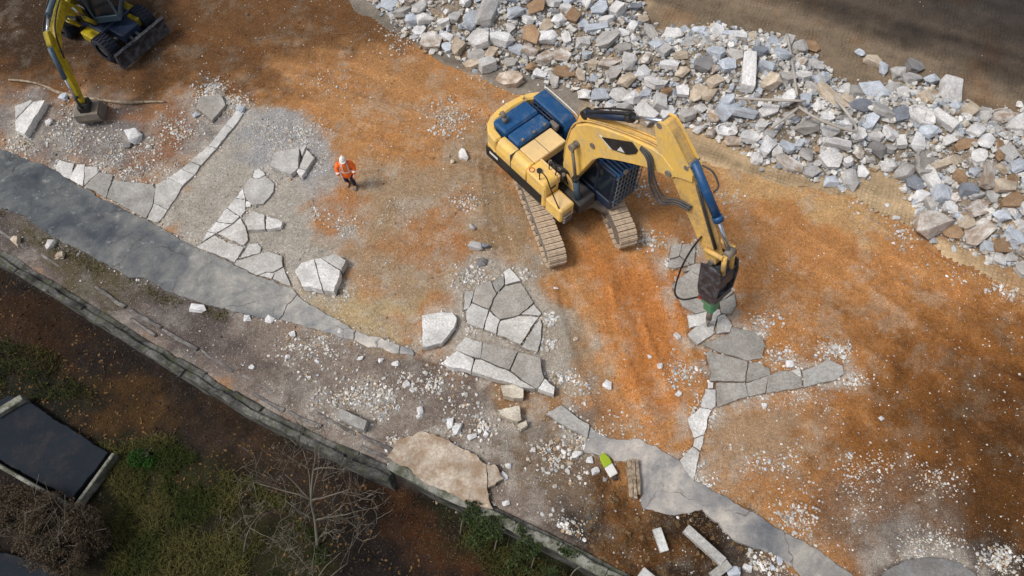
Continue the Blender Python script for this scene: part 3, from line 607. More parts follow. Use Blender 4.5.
# ------------------------------------------------------------------ rubble
def hull(pts):
    bm = bmesh.new()
    for p in pts: bm.verts.new(p)
    r = bmesh.ops.convex_hull(bm, input=bm.verts)
    bmesh.ops.delete(bm, geom=list({e for e in r['geom_interior']+r['geom_unused'] if isinstance(e, bmesh.types.BMVert)}), context='VERTS')
    return bm
def chunk_points(kind, rnd):
    u = rnd.uniform
    if kind == 'slab':
        n = rnd.randint(5, 7); a0 = u(0, 6); P = []
        for k in range(n):
            a = a0+2*math.pi*(k+u(-.25, .25))/n; r = u(.42, .56)
            P += [(math.cos(a)*r, math.sin(a)*r, .5+u(-.05, .05)), (math.cos(a)*r*u(.8, 1.05), math.sin(a)*r*u(.8, 1.05), -.5+u(-.05, .05))]
        return P
    if kind == 'block':
        P = [(sx*u(.2, .52), sy*u(.2, .52), sz*u(.25, .52)) for sx in (-1, 1) for sy in (-1, 1) for sz in (-1, 1)]
        return P+[(u(-.5, .5), u(-.5, .5), u(.4, .56)), (u(-.4, .4), .55, u(-.4, .3)), (.56, u(-.4, .4), u(-.4, .3)), (-.55, u(-.35, .35), u(-.3, .3))]
    if kind == 'long':
        return [(sx*u(.42, .52), sy*u(.36, .5), sz*u(.36, .5)) for sx in (-1, 0, 1) for sy in (-1, 1) for sz in (-1, 1)]
    P = []
    for k in range(12):
        v = Vector((rnd.gauss(0, 1), rnd.gauss(0, 1), rnd.gauss(0, 1))).normalized()*u(.36, .57); P.append(tuple(v))
    return P
from mathutils import noise as mnoise
def chunk_mesh(kind, seed):
    rnd = random.Random(seed); bm = hull(chunk_points(kind, rnd))
    bmesh.ops.dissolve_limit(bm, angle_limit=R(14), verts=bm.verts, edges=bm.edges)
    bmesh.ops.bevel(bm, geom=list(bm.edges), offset=.018, segments=1, affect='EDGES')
    bmesh.ops.triangulate(bm, faces=bm.faces)
    bmesh.ops.subdivide_edges(bm, edges=[e for e in bm.edges if e.calc_length() > .3], cuts=1, use_grid_fill=True)
    bmesh.ops.triangulate(bm, faces=bm.faces)
    for v in bm.verts: v.co += v.co.normalized()*(.05*mnoise.noise(v.co*3.1+Vector((seed, 0, 0)))+.03*mnoise.noise(v.co*8+Vector((0, seed, 0))))
    me = bpy.data.meshes.new('rubble_'+kind); bm.to_mesh(me); bm.free(); me.materials.append(MAT['concrete']); return me
CH = {k: [chunk_mesh(k, 100*i+j) for j in range(12)] for i, k in enumerate(('slab', 'block', 'long', 'round'))}
def dished_mesh():
    """flat broken slab with a raised pale rim"""
    bm = bmesh.new(); n = 14; rnd = random.Random(5)
    rad = [.5*(1+.16*math.sin(2*a)+.1*rnd.uniform(-1, 1)) for a in [2*math.pi*k/n for k in range(n)]]
    ring = lambda s, z: [bm.verts.new((math.cos(2*math.pi*k/n)*rad[k]*s, math.sin(2*math.pi*k/n)*rad[k]*s, z+rnd.uniform(-.04, .04))) for k in range(n)]
    rs = [ring(.85, -.5), ring(1, .1), ring(.98, .45), ring(.86, .5), ring(.76, .2), ring(.4, .12)]
    for a, b in zip(rs, rs[1:]):
        for k in range(n): bm.faces.new((a[k], a[(k+1) % n], b[(k+1) % n], b[k]))
    bm.faces.new(rs[0][::-1]); bm.faces.new(rs[-1])
    me = bpy.data.meshes.new('rubble_dish'); bm.to_mesh(me); bm.free(); me.materials.append(MAT['concrete']); return me
CH['dish'] = [dished_mesh()]
WORD = {'pale': 'pale grey', 'white': 'whitish', 'grey': 'mid grey', 'warm': 'warm grey', 'blue': 'bluish grey', 'dark': 'dark grey', 'tan': 'tan', 'brown': 'brown soil-stained', 'stain': 'brown-smeared grey', 'slate': 'dark slate', 'sand': 'sandy'}
SHAPE = {'slab': 'flat slab', 'block': 'blocky chunk', 'long': 'long bar-shaped chunk', 'round': 'rounded lump', 'dish': 'dished slab'}
chunks = []           # (px, py, radius_px, object)
def ppm(p):           # photo points per metre at a place, for sizing
    d = (p.y*ST-(p.z-HCAM)*CT); return FPX/d
def put_chunk(px, py, wpx, hpx, ang, kind, t, label=None, lift=.46, base=None):
    """chunk seen wpx by hpx photo points, long side turned ang degrees in plan"""
    p = on_ground(px, py) if base is None else base
    q = at(px, py, p.z+.12) if base is None else p; p = Vector((q.x, q.y, gz(q.x, q.y))); k = ppm(p)
    L, W = wpx/k*1.12, hpx/k*1.18
    T = {'slab': .16+.14*min(L, W), 'dish': .28, 'long': min(W, L)*.85, 'block': .66*min(L, W), 'round': .66*min(L, W)}[kind]
    me = random.choice(CH[kind]); o = bpy.data.objects.new('rubble_chunk', me); C.objects.link(o)
    o.scale = (L, W, T); tl = .42 if kind == 'slab' else .34
    o.rotation_euler = (random.uniform(-tl, tl), random.uniform(-tl, tl)*.6, R(ang)+(math.pi if random.random() < .5 else 0))
    cc = tone(t); o.location = (p.x, p.y, p.z+T*lift); o.color = (min(cc[0]*1.2, .74), min(cc[1]*1.22, .745), min(cc[2]*1.27, .76), cc[3]-.06)
    tag(o, label or '', 'rubble', 'broken concrete chunks of the rubble heap'); chunks.append([px, py, .5*(wpx+hpx)/2, o, kind, t, max(wpx, hpx)]); return o
BIG = '''389,4,20,12,10,slab,blue 421,7,22,11,60,block,pale 413.6,20,14,12,20,block,blue 431,42,20,19,10,slab,stain 458,48,15,14,50,block,tan 472,19,27,14,60,slab,blue 480,39,26,22,50,slab,pale
488,11,32,18,75,block,grey 472,64,17,11,5,slab,tan 501,38,22,13,-25,block,white 531.5,34,26,17,-65,slab,brown 510,80,26,18,-20,slab,sand 531.5,66,15,15,0,round,brown 477,55,20,11,15,slab,warm 515,12,16,12,20,block,blue 444,21,17,13,35,slab,pale
536,7,24,14,20,slab,brown 599,8.6,21,12,30,slab,blue 608,39,31,15,32,slab,warm 632,7,20,8,-15,slab,slate 650,34,28,12,-70,slab,warm 672,37.5,18,14,-20,block,pale 596.5,28,21,7,15,long,blue 614.5,72,17,12,60,slab,warm 626,80,17,14,30,block,tan
564,71,21,12,-5,slab,brown 562,55,21,12,-15,slab,stain 574,16,17,12,60,block,brown 656,81,27,16,-10,slab,pale 609,62,26,10,10,slab,stain 558,20,14,12,40,block,white 546,58,17,12,20,block,stain 584,42,14,10,0,block,pale
704,63,20,17,15,slab,dark 727,67,14,13,10,block,blue 748,74,40,12,80,long,pale 743,110,31,18,-10,slab,blue 787,99,27,17,75,round,white 735,56,19,14,-60,slab,warm 716,52,19,13,0,slab,blue 682,71,18,13,25,round,tan 681,55,19,10,10,round,tan
780,56,20,15,-20,slab,blue 687,113,21,17,60,slab,warm 711,116,21,12,-60,round,sand 709,94,16,12,35,block,tan 698,93,17,13,45,block,tan 770,84,18,15,40,block,tan 670,64,21,10,-10,slab,white 690,45,16,10,20,slab,grey 760,52,16,12,-30,slab,slate
726.6,130,17,14,-40,dish,white 752,135,23,16,15,slab,white 732,142,14,10,-5,block,sand 789,163,27,16,-35,slab,stain 831,158,25,23,-5,slab,pale 837.5,142,25,8,-8,long,pale 808.6,127,21,14,15,block,warm 812,172,17,11,0,slab,grey 767,147,17,14,50,block,white 777,150,14,10,60,block,pale 830.5,182,14,11,0,block,blue
872.5,92.5,29,22,-35,slab,blue 860,108,26,13,12,slab,slate 883,110,24,14,-25,slab,grey 829,100,36,10,-58,long,tan 819,106.5,15,11,0,round,pale 860,52.6,14,9,0,round,blue 873,61,18,13,-20,slab,tan 897.5,74,12,12,0,block,grey 911.5,78.5,23,12,10,slab,grey 883,69,14,9,70,block,blue 914,66,20,13,-40,slab,dark 843,91,16,11,50,slab,pale 810,47,17,11,-15,slab,brown
930,80,16,15,0,round,blue 948,95,26,19,70,block,pale 902,113,20,16,60,slab,slate 922,115,23,18,-60,dish,pale 945,119,26,9,-60,long,pale 980,119,20,12,20,dish,grey 999,118,24,14,-5,dish,stain 1015.5,130,20,18,40,block,pale 976,132,17,14,20,block,white 870,121,19,15,60,slab,blue 965.5,144,22,12,15,slab,brown 950,140,14,10,20,block,pale
930,156.6,46,22,38,dish,warm 931,180,27,14,-75,block,pale 904.6,172,17,15,40,block,grey 944,163.6,24,8,20,long,tan 920,197,15,11,30,block,white 988,175,36,9,62,long,stain 976,170,15,13,20,round,blue 1007,153,20,17,0,slab,grey 1017,166,18,13,25,block,blue 978,207,25,15,10,slab,stain 1003,187,18,14,-10,block,tan 1011.7,200,22,16,25,slab,brown 1000,150,25,11,70,slab,brown 917,142,15,14,60,block,white
931,225,34,24,20,block,stain 951.5,231,20,13,-30,slab,brown 965.6,222,18,15,55,slab,tan 979.6,231,44,19,32,slab,stain 959,215,12,9,0,round,blue 1001.5,214,13,12,0,block,blue 1015.6,234,23,18,-50,slab,blue 1004.6,245,23,15,5,slab,brown 988,246,11,10,0,block,blue 1011,258,11,10,0,block,grey'''
NAMED = {(930, 156.6): 'largest dished warm grey slab with raised pale rim, right part of rubble heap', (979.6, 231): 'long brown-smeared slab lying diagonally at heap front, far right',
 (931, 225): 'big brown and white lump at the heap corner next to orange soil', (748, 74): 'tall pale pillar-shaped chunk lying across the middle of rubble heap', (608, 39): 'long warm grey slab in heap behind the blue engine hood',
 (531.5, 34): 'large brown soil-stained slab behind the counterweight', (510, 80): 'sandy flat slab lying alone on the road behind the counterweight', (831, 158): 'square pale slab lying flat at heap front above tan matting',
 (787, 99): 'rounded whitish boulder under the crossing steel bars', (829, 100): 'long tan timber-like beam beside the bent steel bar', (743, 110): 'broad bluish slab right of the stick head', (872.5, 92.5): 'large pale bluish slab below the loose row of stones on matting',
 (480, 39): 'large pale slab in upper left part of heap', (472, 19): 'smooth bluish slab with shiny face in upper left part of heap', (488, 11): 'big upright grey block at top edge of heap', (726.6, 130): 'whitish hollow chunk holding orange soil by the stick head',
 (752, 135): 'whitish slab with a crack at heap front edge', (789, 163): 'brown-smeared slab tipped towards the tan matting', (988, 175): 'long narrow stained bar leaning in the right end of heap', (948, 95): 'big pale block at upper right edge of heap beside matting',
 (930, 80): 'round bluish stone at the upper right edge of heap', (999, 118): 'brown dished slab at upper right end of heap', (536, 7): 'brown slab at the top edge of the photo in the heap', (632, 7): 'dark slate slab at top right edge of heap near road',
 (656, 81): 'wide pale slab behind the black stick cylinder', (704, 63): 'dark-topped slab in middle of rubble heap', (860, 52.6): 'leftmost stone of loose row lying on the matting', (914, 66): 'dark grey slab tilted at right end of loose stone row',
 (597, 28): '', (596.5, 28): 'narrow bluish bar in heap behind the blue hood', (431, 42): 'stained flat slab at the left end of heap', (1011.7, 200): 'brown-topped slab at right picture edge of heap', (1015.6, 234): 'blue tinted slab at right picture edge, heap front',
 (650, 34): 'warm grey upright slab at upper edge of heap beside road', (711, 116): 'cream oval stone right above the stick head', (931, 180): 'pale barrel-like block below the dished slab'}
for ent in BIG.split():
    a = ent.split(','); px, py, wq, hq, an = map(float, a[:5])
    lb = next((v for (x, y), v in NAMED.items() if abs(x-px) < .3 and abs(y-py) < .3 and v), None)
    put_chunk(px, py, wq, hq, an, a[5], a[6], lb)
# fill between the big ones: medium chunks, each still a thing
def proj(p):
    f = p.y*ST-(p.z-HCAM)*CT; return 512+FPX*p.x/f, 288-FPX*(p.y*CT+(p.z-HCAM)*ST)/f
hx0, hy0 = HEAP.min(0); hx1, hy1 = HEAP.max(0)
tones = ['pale']*8+['white']*7+['grey']*4+['warm']*3+['blue']*9+['tan']*2+['stain']*4+['brown']+['dark']+['slate']
kinds = ['block']*6+['round']*2+['slab']*9+['long']*2
CX, CY = RNG.uniform(hx0, hx1, 9000), RNG.uniform(hy0, hy1, 9000); kk = sdpoly(CX, CY, HEAP) > .12; CX, CY = CX[kk], CY[kk]; CZ = ground_z(CX, CY)
for x, y, z in zip(CX, CY, CZ):
    if len(chunks) >= 262: break
    px, py = proj(Vector((x, y, z)))
    if not (-5 < px < 1030 and -3 < py < 300): continue
    r = random.uniform(5.2, 9.0)
    if any((px-c[0])**2+(py-c[1])**2 < ((r+c[2])*.84)**2 for c in chunks): continue
    put_chunk(px, py, r*2.2, r*1.6, random.uniform(0, 180), random.choice(kinds), random.choice(tones))
# loose stones elsewhere on the site
LOOSE = '''418,29,9,7,white 404,29,6,5,white 433,50,8,6,pale 463,154,13,8,pale 473,226,9,8,grey 452,161,6,5,tan 476,246,14,9,grey 488,244,11,13,slate 482,262,12,9,dark 340,330,6,5,pale 197,308,15,8,white 268,318,7,9,white 292,333,6,6,white 287,356,8,5,white 251,366,5,5,white
360,358,8,5,white 380,359,7,5,white 396,363,10,6,white 406,383,7,6,white 412,389,6,6,white 386,447,5,8,white 420,410,8,6,white 419,416,9,6,white 486,433,8,7,white 489,463,3,3,white 505,476,5,10,white 506,502,7,8,white 472,436,8,6,white 457,428,12,8,white 449,423,10,7,white 508,465,6,5,pale
556,287,5,4,white 576,338,6,6,sand 608,384,7,10,white 679,393,6,5,white 660,365,7,6,white 650,355,5,5,white 791,364,7,8,white 845,356,7,5,white 765,405,6,5,white 678,335,6,5,pale 668,264,6,6,white 883,418,6,6,white 888,204,4,4,white 898,216,6,5,white 900,230,6,5,white
596,470,8,6,white 590,460,7,7,white 577,454,9,12,white 605,478,6,6,dark 735,572,12,9,blue 748,568,8,7,white 780,560,9,7,blue 772,566,7,7,blue 133,137,16,13,white 127,144,11,9,dark 148,146,6,5,pale 195,114,8,8,blue 240,108,9,7,blue 63,96,7,8,blue 48,121,7,6,white 15,240,13,11,tan 50,243,10,8,pale 60,254,8,10,sand 246,318,9,8,white'''
NEAR = [((560, 130), 'the tracked excavator'), ((345, 172), 'the worker'), ((505, 310), 'the ten-piece cracked slab'), ((499, 366), 'the tilted thick slab'), ((440, 470), 'the large tan slab'), ((780, 375), 'the long-armed cracked slab'), ((620, 465), 'the marker post'),
        ((95, 125), 'the digger bucket'), ((208, 108), 'the small tan-grey slab'), ((400, 350), 'the pointed end of the concrete strip'), ((240, 310), 'the concrete strip'), ((720, 290), 'the breaker'), ((900, 200), 'the heap front'), ((690, 450), 'the narrow slab neck'), ((705, 550), 'the fallen concrete beams'), ((30, 235), 'the broken lower edge of the strip'), ((418, 30), 'the left end of the rubble heap'), ((325, 275), 'the thick pale slab')]
def side(px, py, q):
    dx, dy = px-q[0], py-q[1]
    return ('right of' if dx > 0 else 'left of') if abs(dx) > abs(dy) else ('in front of' if dy > 0 else 'behind')
loose_labels = {}
for ent in LOOSE.split():
    a = ent.split(','); px, py, wq, hq = map(float, a[:4])
    o = put_chunk(px, py, wq, hq, random.uniform(0, 180), random.choice(['block', 'round']), a[4], ' ', lift=.28); chunks.pop(); o.name = 'loose_stone'
    q = min(NEAR, key=lambda n: (n[0][0]-px)**2+(n[0][1]-py)**2)
    base = f"{WORD[a[4]]} loose stone {'lump ' if wq >= 9 else ''}{side(px, py, q[0])} {q[1]}"
    loose_labels.setdefault(base, []).append((px, py, wq, o))
for base, lst in loose_labels.items():
    lst.sort(key=lambda e: e[0])
    for i, (px, py, wq, o) in enumerate(lst):
        lb = base
        if len(lst) == 2: lb = ('left-hand ' if i == 0 else 'right-hand ')+base
        elif len(lst) > 2: lb = ['leftmost', 'second from left', 'third from left', 'fourth from left', 'fifth from left', 'sixth from left', 'seventh from left', 'eighth from left'][min(i, 7)]+' '+base
        tag(o, lb, 'stone', 'loose stones scattered over the site')
# labels of the unnamed heap chunks: look, then place beside a chunk that can be found
LM = [(c[0], c[1], c[3]['label']) for c in chunks if c[3]['label']]
SHORT = {'largest dished warm grey slab with raised pale rim, right part of rubble heap': 'the largest dished slab'}
def short(l):
    for w_ in (' in heap', ' in upper', ' lying', ' at ', ' behind', ' under', ' beside', ' with', ' next', ' right', ' left', ' of ', ' below', ' leaning', ' tipped', ' holding', ' tilted', ' above', ' in middle'):
        if w_ in l: l = l.split(w_)[0]
    return 'the '+l
taken = {}
for c in sorted((c for c in chunks if not c[3]['label']), key=lambda c: -c[6]):
    size = 'large' if c[6] > 19 else 'medium' if c[6] > 14 else 'small'
    for q in sorted(LM, key=lambda m: (m[0]-c[0])**2+(m[1]-c[1])**2)[:9]:
        near = 'just ' if math.hypot(q[0]-c[0], q[1]-c[1]) < 22 else ''
        lb = f"{size} {WORD[c[5]]} {SHAPE[c[4]]} {near}{side(c[0], c[1], q)} {SHORT.get(q[2], short(q[2]))}"
        lb = ' '.join(lb.split()[:16])
        if lb not in taken: break
    taken[lb] = 1; c[3]['label'] = lb

# many smaller stones: one mass each
def templates(n, seed):
    out = []
    for i in range(n):
        rnd = random.Random(seed+i); P = [tuple(Vector((rnd.gauss(0, 1), rnd.gauss(0, 1), rnd.gauss(0, 1))).normalized()*rnd.uniform(.42, .54)) for _ in range(rnd.randint(10, 13))]
        bm = hull(P); bmesh.ops.triangulate(bm, faces=bm.faces); bm.verts.index_update()
        out.append((np.array([v.co for v in bm.verts]), np.array([[v.index for v in f.verts] for f in bm.faces]))); bm.free()
    return out
TPL = templates(14, 900)
def stones(name, pos, size, col, sink=.2):
    n = len(pos); VV, FF, CC = [], [], []; base = 0
    which = RNG.integers(0, len(TPL), n)
    for t, (tv, tf) in enumerate(TPL):
        k = np.where(which == t)[0]
        if not len(k): continue
        a = RNG.uniform(0, 2*np.pi, len(k)); s = size[k][:, None]*RNG.uniform([.8, .7, .5], [1.2, 1.0, .85], (len(k), 3))
        v = tv[None]*s[:, None, :]; ca, sa = np.cos(a)[:, None], np.sin(a)[:, None]
        x = v[..., 0]*ca-v[..., 1]*sa; y = v[..., 0]*sa+v[..., 1]*ca; z = v[..., 2]
        P = np.stack([x+pos[k, 0:1], y+pos[k, 1:2], z+pos[k, 2:3]+(size[k]*sink)[:, None]], -1)
        VV.append(P.reshape(-1, 3)); nv = len(tv)
        FF.append((tf[None]+(base+np.arange(len(k))*nv)[:, None, None]).reshape(-1, 3)); CC.append(np.repeat(col[k], nv, 0)); base += len(k)*nv
    return np_mesh(name, np.vstack(VV), np.vstack(FF), MAT['stones'], np.vstack(CC))
PAL = np.array([[.56, .545, .52], [.46, .455, .45], [.44, .48, .53], [.52, .46, .37], [.68, .67, .65], [.30, .30, .31], [.38, .27, .17]])
def pal(n, w_): return PAL[RNG.choice(len(PAL), n, p=np.array(w_)/sum(w_))]*RNG.uniform(.8, 1.15, (n, 1))
N = 46000; X = RNG.uniform(hx0, hx1, N); Y = RNG.uniform(hy0, hy1, N); s_ = sdpoly(X, Y, HEAP)
k = (s_ > -.25) & (RNG.uniform(0, 1, N) < sstep(-.3, .3, s_)); X, Y, s_ = X[k], Y[k], s_[k]
sz = np.where(RNG.uniform(0, 1, len(X)) < .30, RNG.uniform(.18, .36, len(X)), RNG.uniform(.05, .17, len(X)))
hr = obj('heap_rubble', stones('heap_rubble', np.stack([X, Y, ground_z(X, Y)+RNG.uniform(-.06, .08, len(X))], 1), sz, pal(len(X), [6, 4, 5, 2, 5, 1.2, 1.0])), None)
hr['kind'] = 'stuff'; tag(hr, 'small broken concrete filling gaps of the rubble heap', 'rubble')
# gravel and crumbs over the site: (photo centre, radius px, count, biggest m)
MULT = 2.8
CL = [(215, 88, 22, 220, .12), (235, 105, 20, 200, .12), (150, 160, 34, 300, .10), (60, 140, 34, 260, .10), (112, 172, 30, 220, .12), (380, 145, 24, 120, .08), (400, 215, 40, 130, .08), (150, 170, 40, 260, .10), (120, 140, 45, 340, .10), (70, 120, 45, 300, .12), (215, 100, 26, 300, .13), (180, 130, 30, 240, .12), (300, 135, 34, 560, .09), (270, 130, 30, 360, .08), (320, 160, 22, 300, .08), (315, 215, 14, 80, .12), (345, 225, 18, 70, .1),
      (470, 330, 10, 60, .1), (548, 320, 9, 130, .14), (550, 345, 9, 120, .14), (470, 275, 24, 180, .12), (525, 275, 10, 60, .12), (470, 200, 24, 120, .1), (450, 120, 30, 260, .13), (330, 80, 40, 160, .09), (480, 70, 26, 160, .12), (400, 40, 30, 140, .12), (540, 100, 30, 120, .12),
      (310, 350, 34, 420, .12), (350, 400, 40, 420, .12), (385, 400, 34, 160, .14), (470, 425, 34, 260, .16), (560, 460, 34, 320, .16), (590, 440, 18, 200, .16), (430, 385, 40, 160, .14), (580, 390, 24, 160, .12), (560, 375, 14, 120, .15), (620, 425, 30, 140, .1),
      (645, 190, 20, 70, .12), (650, 240, 18, 110, .14), (680, 370, 26, 160, .12), (765, 320, 16, 160, .12), (760, 335, 10, 140, .14), (785, 355, 22, 160, .1), (835, 350, 18, 170, .12), (800, 400, 44, 180, .09), (705, 410, 20, 90, .1), (850, 380, 16, 120, .1),
      (770, 470, 50, 260, .1), (860, 470, 50, 220, .09), (930, 480, 40, 160, .08), (850, 520, 50, 140, .08), (930, 548, 36, 420, .07), (795, 520, 26, 240, .1), (770, 562, 20, 200, .14), (730, 200, 22, 60, .12), (870, 205, 40, 90, .1), (960, 260, 34, 160, .1), (1010, 285, 24, 160, .16),
      (905, 235, 18, 90, .12), (560, 530, 24, 160, .14), (420, 450, 22, 90, .12), (395, 440, 14, 110, .14), (340, 290, 18, 90, .1), (60, 165, 20, 160, .12), (25, 150, 26, 160, .14), (230, 230, 70, 160, .08), (250, 150, 40, 160, .08), (690, 480, 40, 130, .12), (1000, 560, 24, 160, .12)]
PX, PY, SZ = [], [], []
for cx, cy, r, n, b in CL:
    n = int(n*MULT)
    a = RNG.uniform(0, 2*np.pi, n); d = r*np.sqrt(RNG.uniform(0, 1, n))*RNG.uniform(.3, 1.15, n)
    PX += list(cx+np.cos(a)*d*1.15); PY += list(cy+np.sin(a)*d*.8); SZ += list(b*(.16+.84*RNG.uniform(0, 1, n)**3))
n = 11000; PX += list(RNG.uniform(-20, 1044, n)); PY += list(RNG.uniform(0, 590, n)); SZ += list(.018+.055*RNG.uniform(0, 1, n)**3)
PX, PY, SZ = map(np.array, (PX, PY, SZ))
EX, EY, ES = [], [], []; EDGES = SLABS+STRIPS                                   # crumbs shed along the edges of the broken slabs
for P in EDGES:
    for i in range(len(P)):
        a_, b_ = P[i], P[(i+1) % len(P)]; m_ = int(np.hypot(*(b_-a_))*21); t_ = RNG.uniform(0, 1, (m_, 1)); q_ = a_*(1-t_)+b_*t_+RNG.normal(0, .10, (m_, 2))
        EX += list(q_[:, 0]); EY += list(q_[:, 1]); ES += list(.02+.10*RNG.uniform(0, 1, m_)**3)
EX, EY, ES = map(np.array, (EX, EY, ES)); out = np.full(len(EX), -9.)
for P in EDGES: out = np.maximum(out, sdpoly(EX, EY, P))
k = (out < -.01) & (fbm(EX*1.2, EY*1.2, 3, 143) > .40); EX, EY, ES = EX[k], EY[k], ES[k]
U, Vv = (PX-512)/FPX, (288-PY)/FPX; tt = -HCAM/(Vv*ST-CT); X, Y = U*tt, (Vv*CT+ST)*tt
k = (wall_d(X, Y) < -.6) & (RNG.uniform(0, 1, len(X)) < .25+.75*sstep(.40, .58, fbm(X*1.5, Y*1.5, 4, 141))); X, Y, SZ = X[k], Y[k], SZ[k]
X, Y, SZ = np.r_[X, EX], np.r_[Y, EY], np.r_[SZ, ES]
gr = obj('gravel', stones('gravel', np.stack([X, Y, ground_z(X, Y)], 1), SZ*1.2, pal(len(X), [6, 2, 1.2, 5, 6, .5, 2.2])*1.08, .12), None)
n = 1500; a = RNG.uniform(0, 1, (n, 2)); lo_, hi_ = MUD.min(0), MUD.max(0); q_ = lo_+(hi_-lo_)*a; q_ = q_[sdpoly(q_[:, 0], q_[:, 1], MUD) > 0]
clod = obj('soil_clods', stones('soil_clods', np.stack([q_[:, 0], q_[:, 1], ground_z(q_[:, 0], q_[:, 1])], 1), .05+.22*RNG.uniform(0, 1, len(q_))**3, np.array([.17, .105, .05])*RNG.uniform(.5, 1.2, (len(q_), 1)), -.12), None)
clod['kind'] = 'stuff'; tag(clod, 'dark brown soil clods around the fallen posts', 'soil')
n = 9000; X2 = RNG.uniform(-20, 22, n); Y2 = RNG.uniform(3, 25, n); k = (wall_d(X2, Y2) < -1.2) & (sdpoly(X2, Y2, HEAP) < -.3) & (sdpoly(X2, Y2, ROAD) < .1) & (fbm(X2*.8, Y2*.8, 4, 151) > .46); X2, Y2 = X2[k], Y2[k]
cc2, _ = soil_colour(X2, Y2); cl2 = obj('earth_crumbs', stones('earth_crumbs', np.stack([X2, Y2, ground_z(X2, Y2)], 1), .03+.12*RNG.uniform(0, 1, len(X2))**4, cc2*RNG.uniform(.75, 1.25, (len(X2), 1)), .05), None)
cl2['kind'] = 'stuff'; tag(cl2, 'crumbs of orange earth scattered over the worked ground', 'soil')
gr['kind'] = 'stuff'; tag(gr, 'pale gravel and concrete crumbs strewn over the orange soil', 'gravel')
# bent steel bars in the heap
def bar(label, pts, r=.05):
    P = [on_ground(x, y) for x, y in pts]
    for p, (x, y) in zip(P, pts): q = at(x, y, p.z+.55); p.x, p.y, p.z = q.x, q.y, q.z
    c = P[0].copy(); tag(obj('steel_bar', tube(bmesh.new(), [p-c for p in smooth_path(P, 3)], r, 7), MAT['rusty'], None, c), label, 'steel bar', 'steel bars sticking out of the rubble heap')
bar('upright steel bar leaning over the rounded whitish boulder', [(787, 34), (791, 55), (797, 95)]); bar('level steel bar crossing the rounded whitish boulder', [(735, 98), (770, 100), (806, 101)])
bar('short steel bar pointing down left of bar crossing', [(771, 128), (784, 119), (798, 108)]); bar('long bent steel bar hooked at its right end', [(799, 107), (820, 120), (852, 131), (856, 127), (845, 110), (826, 88), (818, 70)])

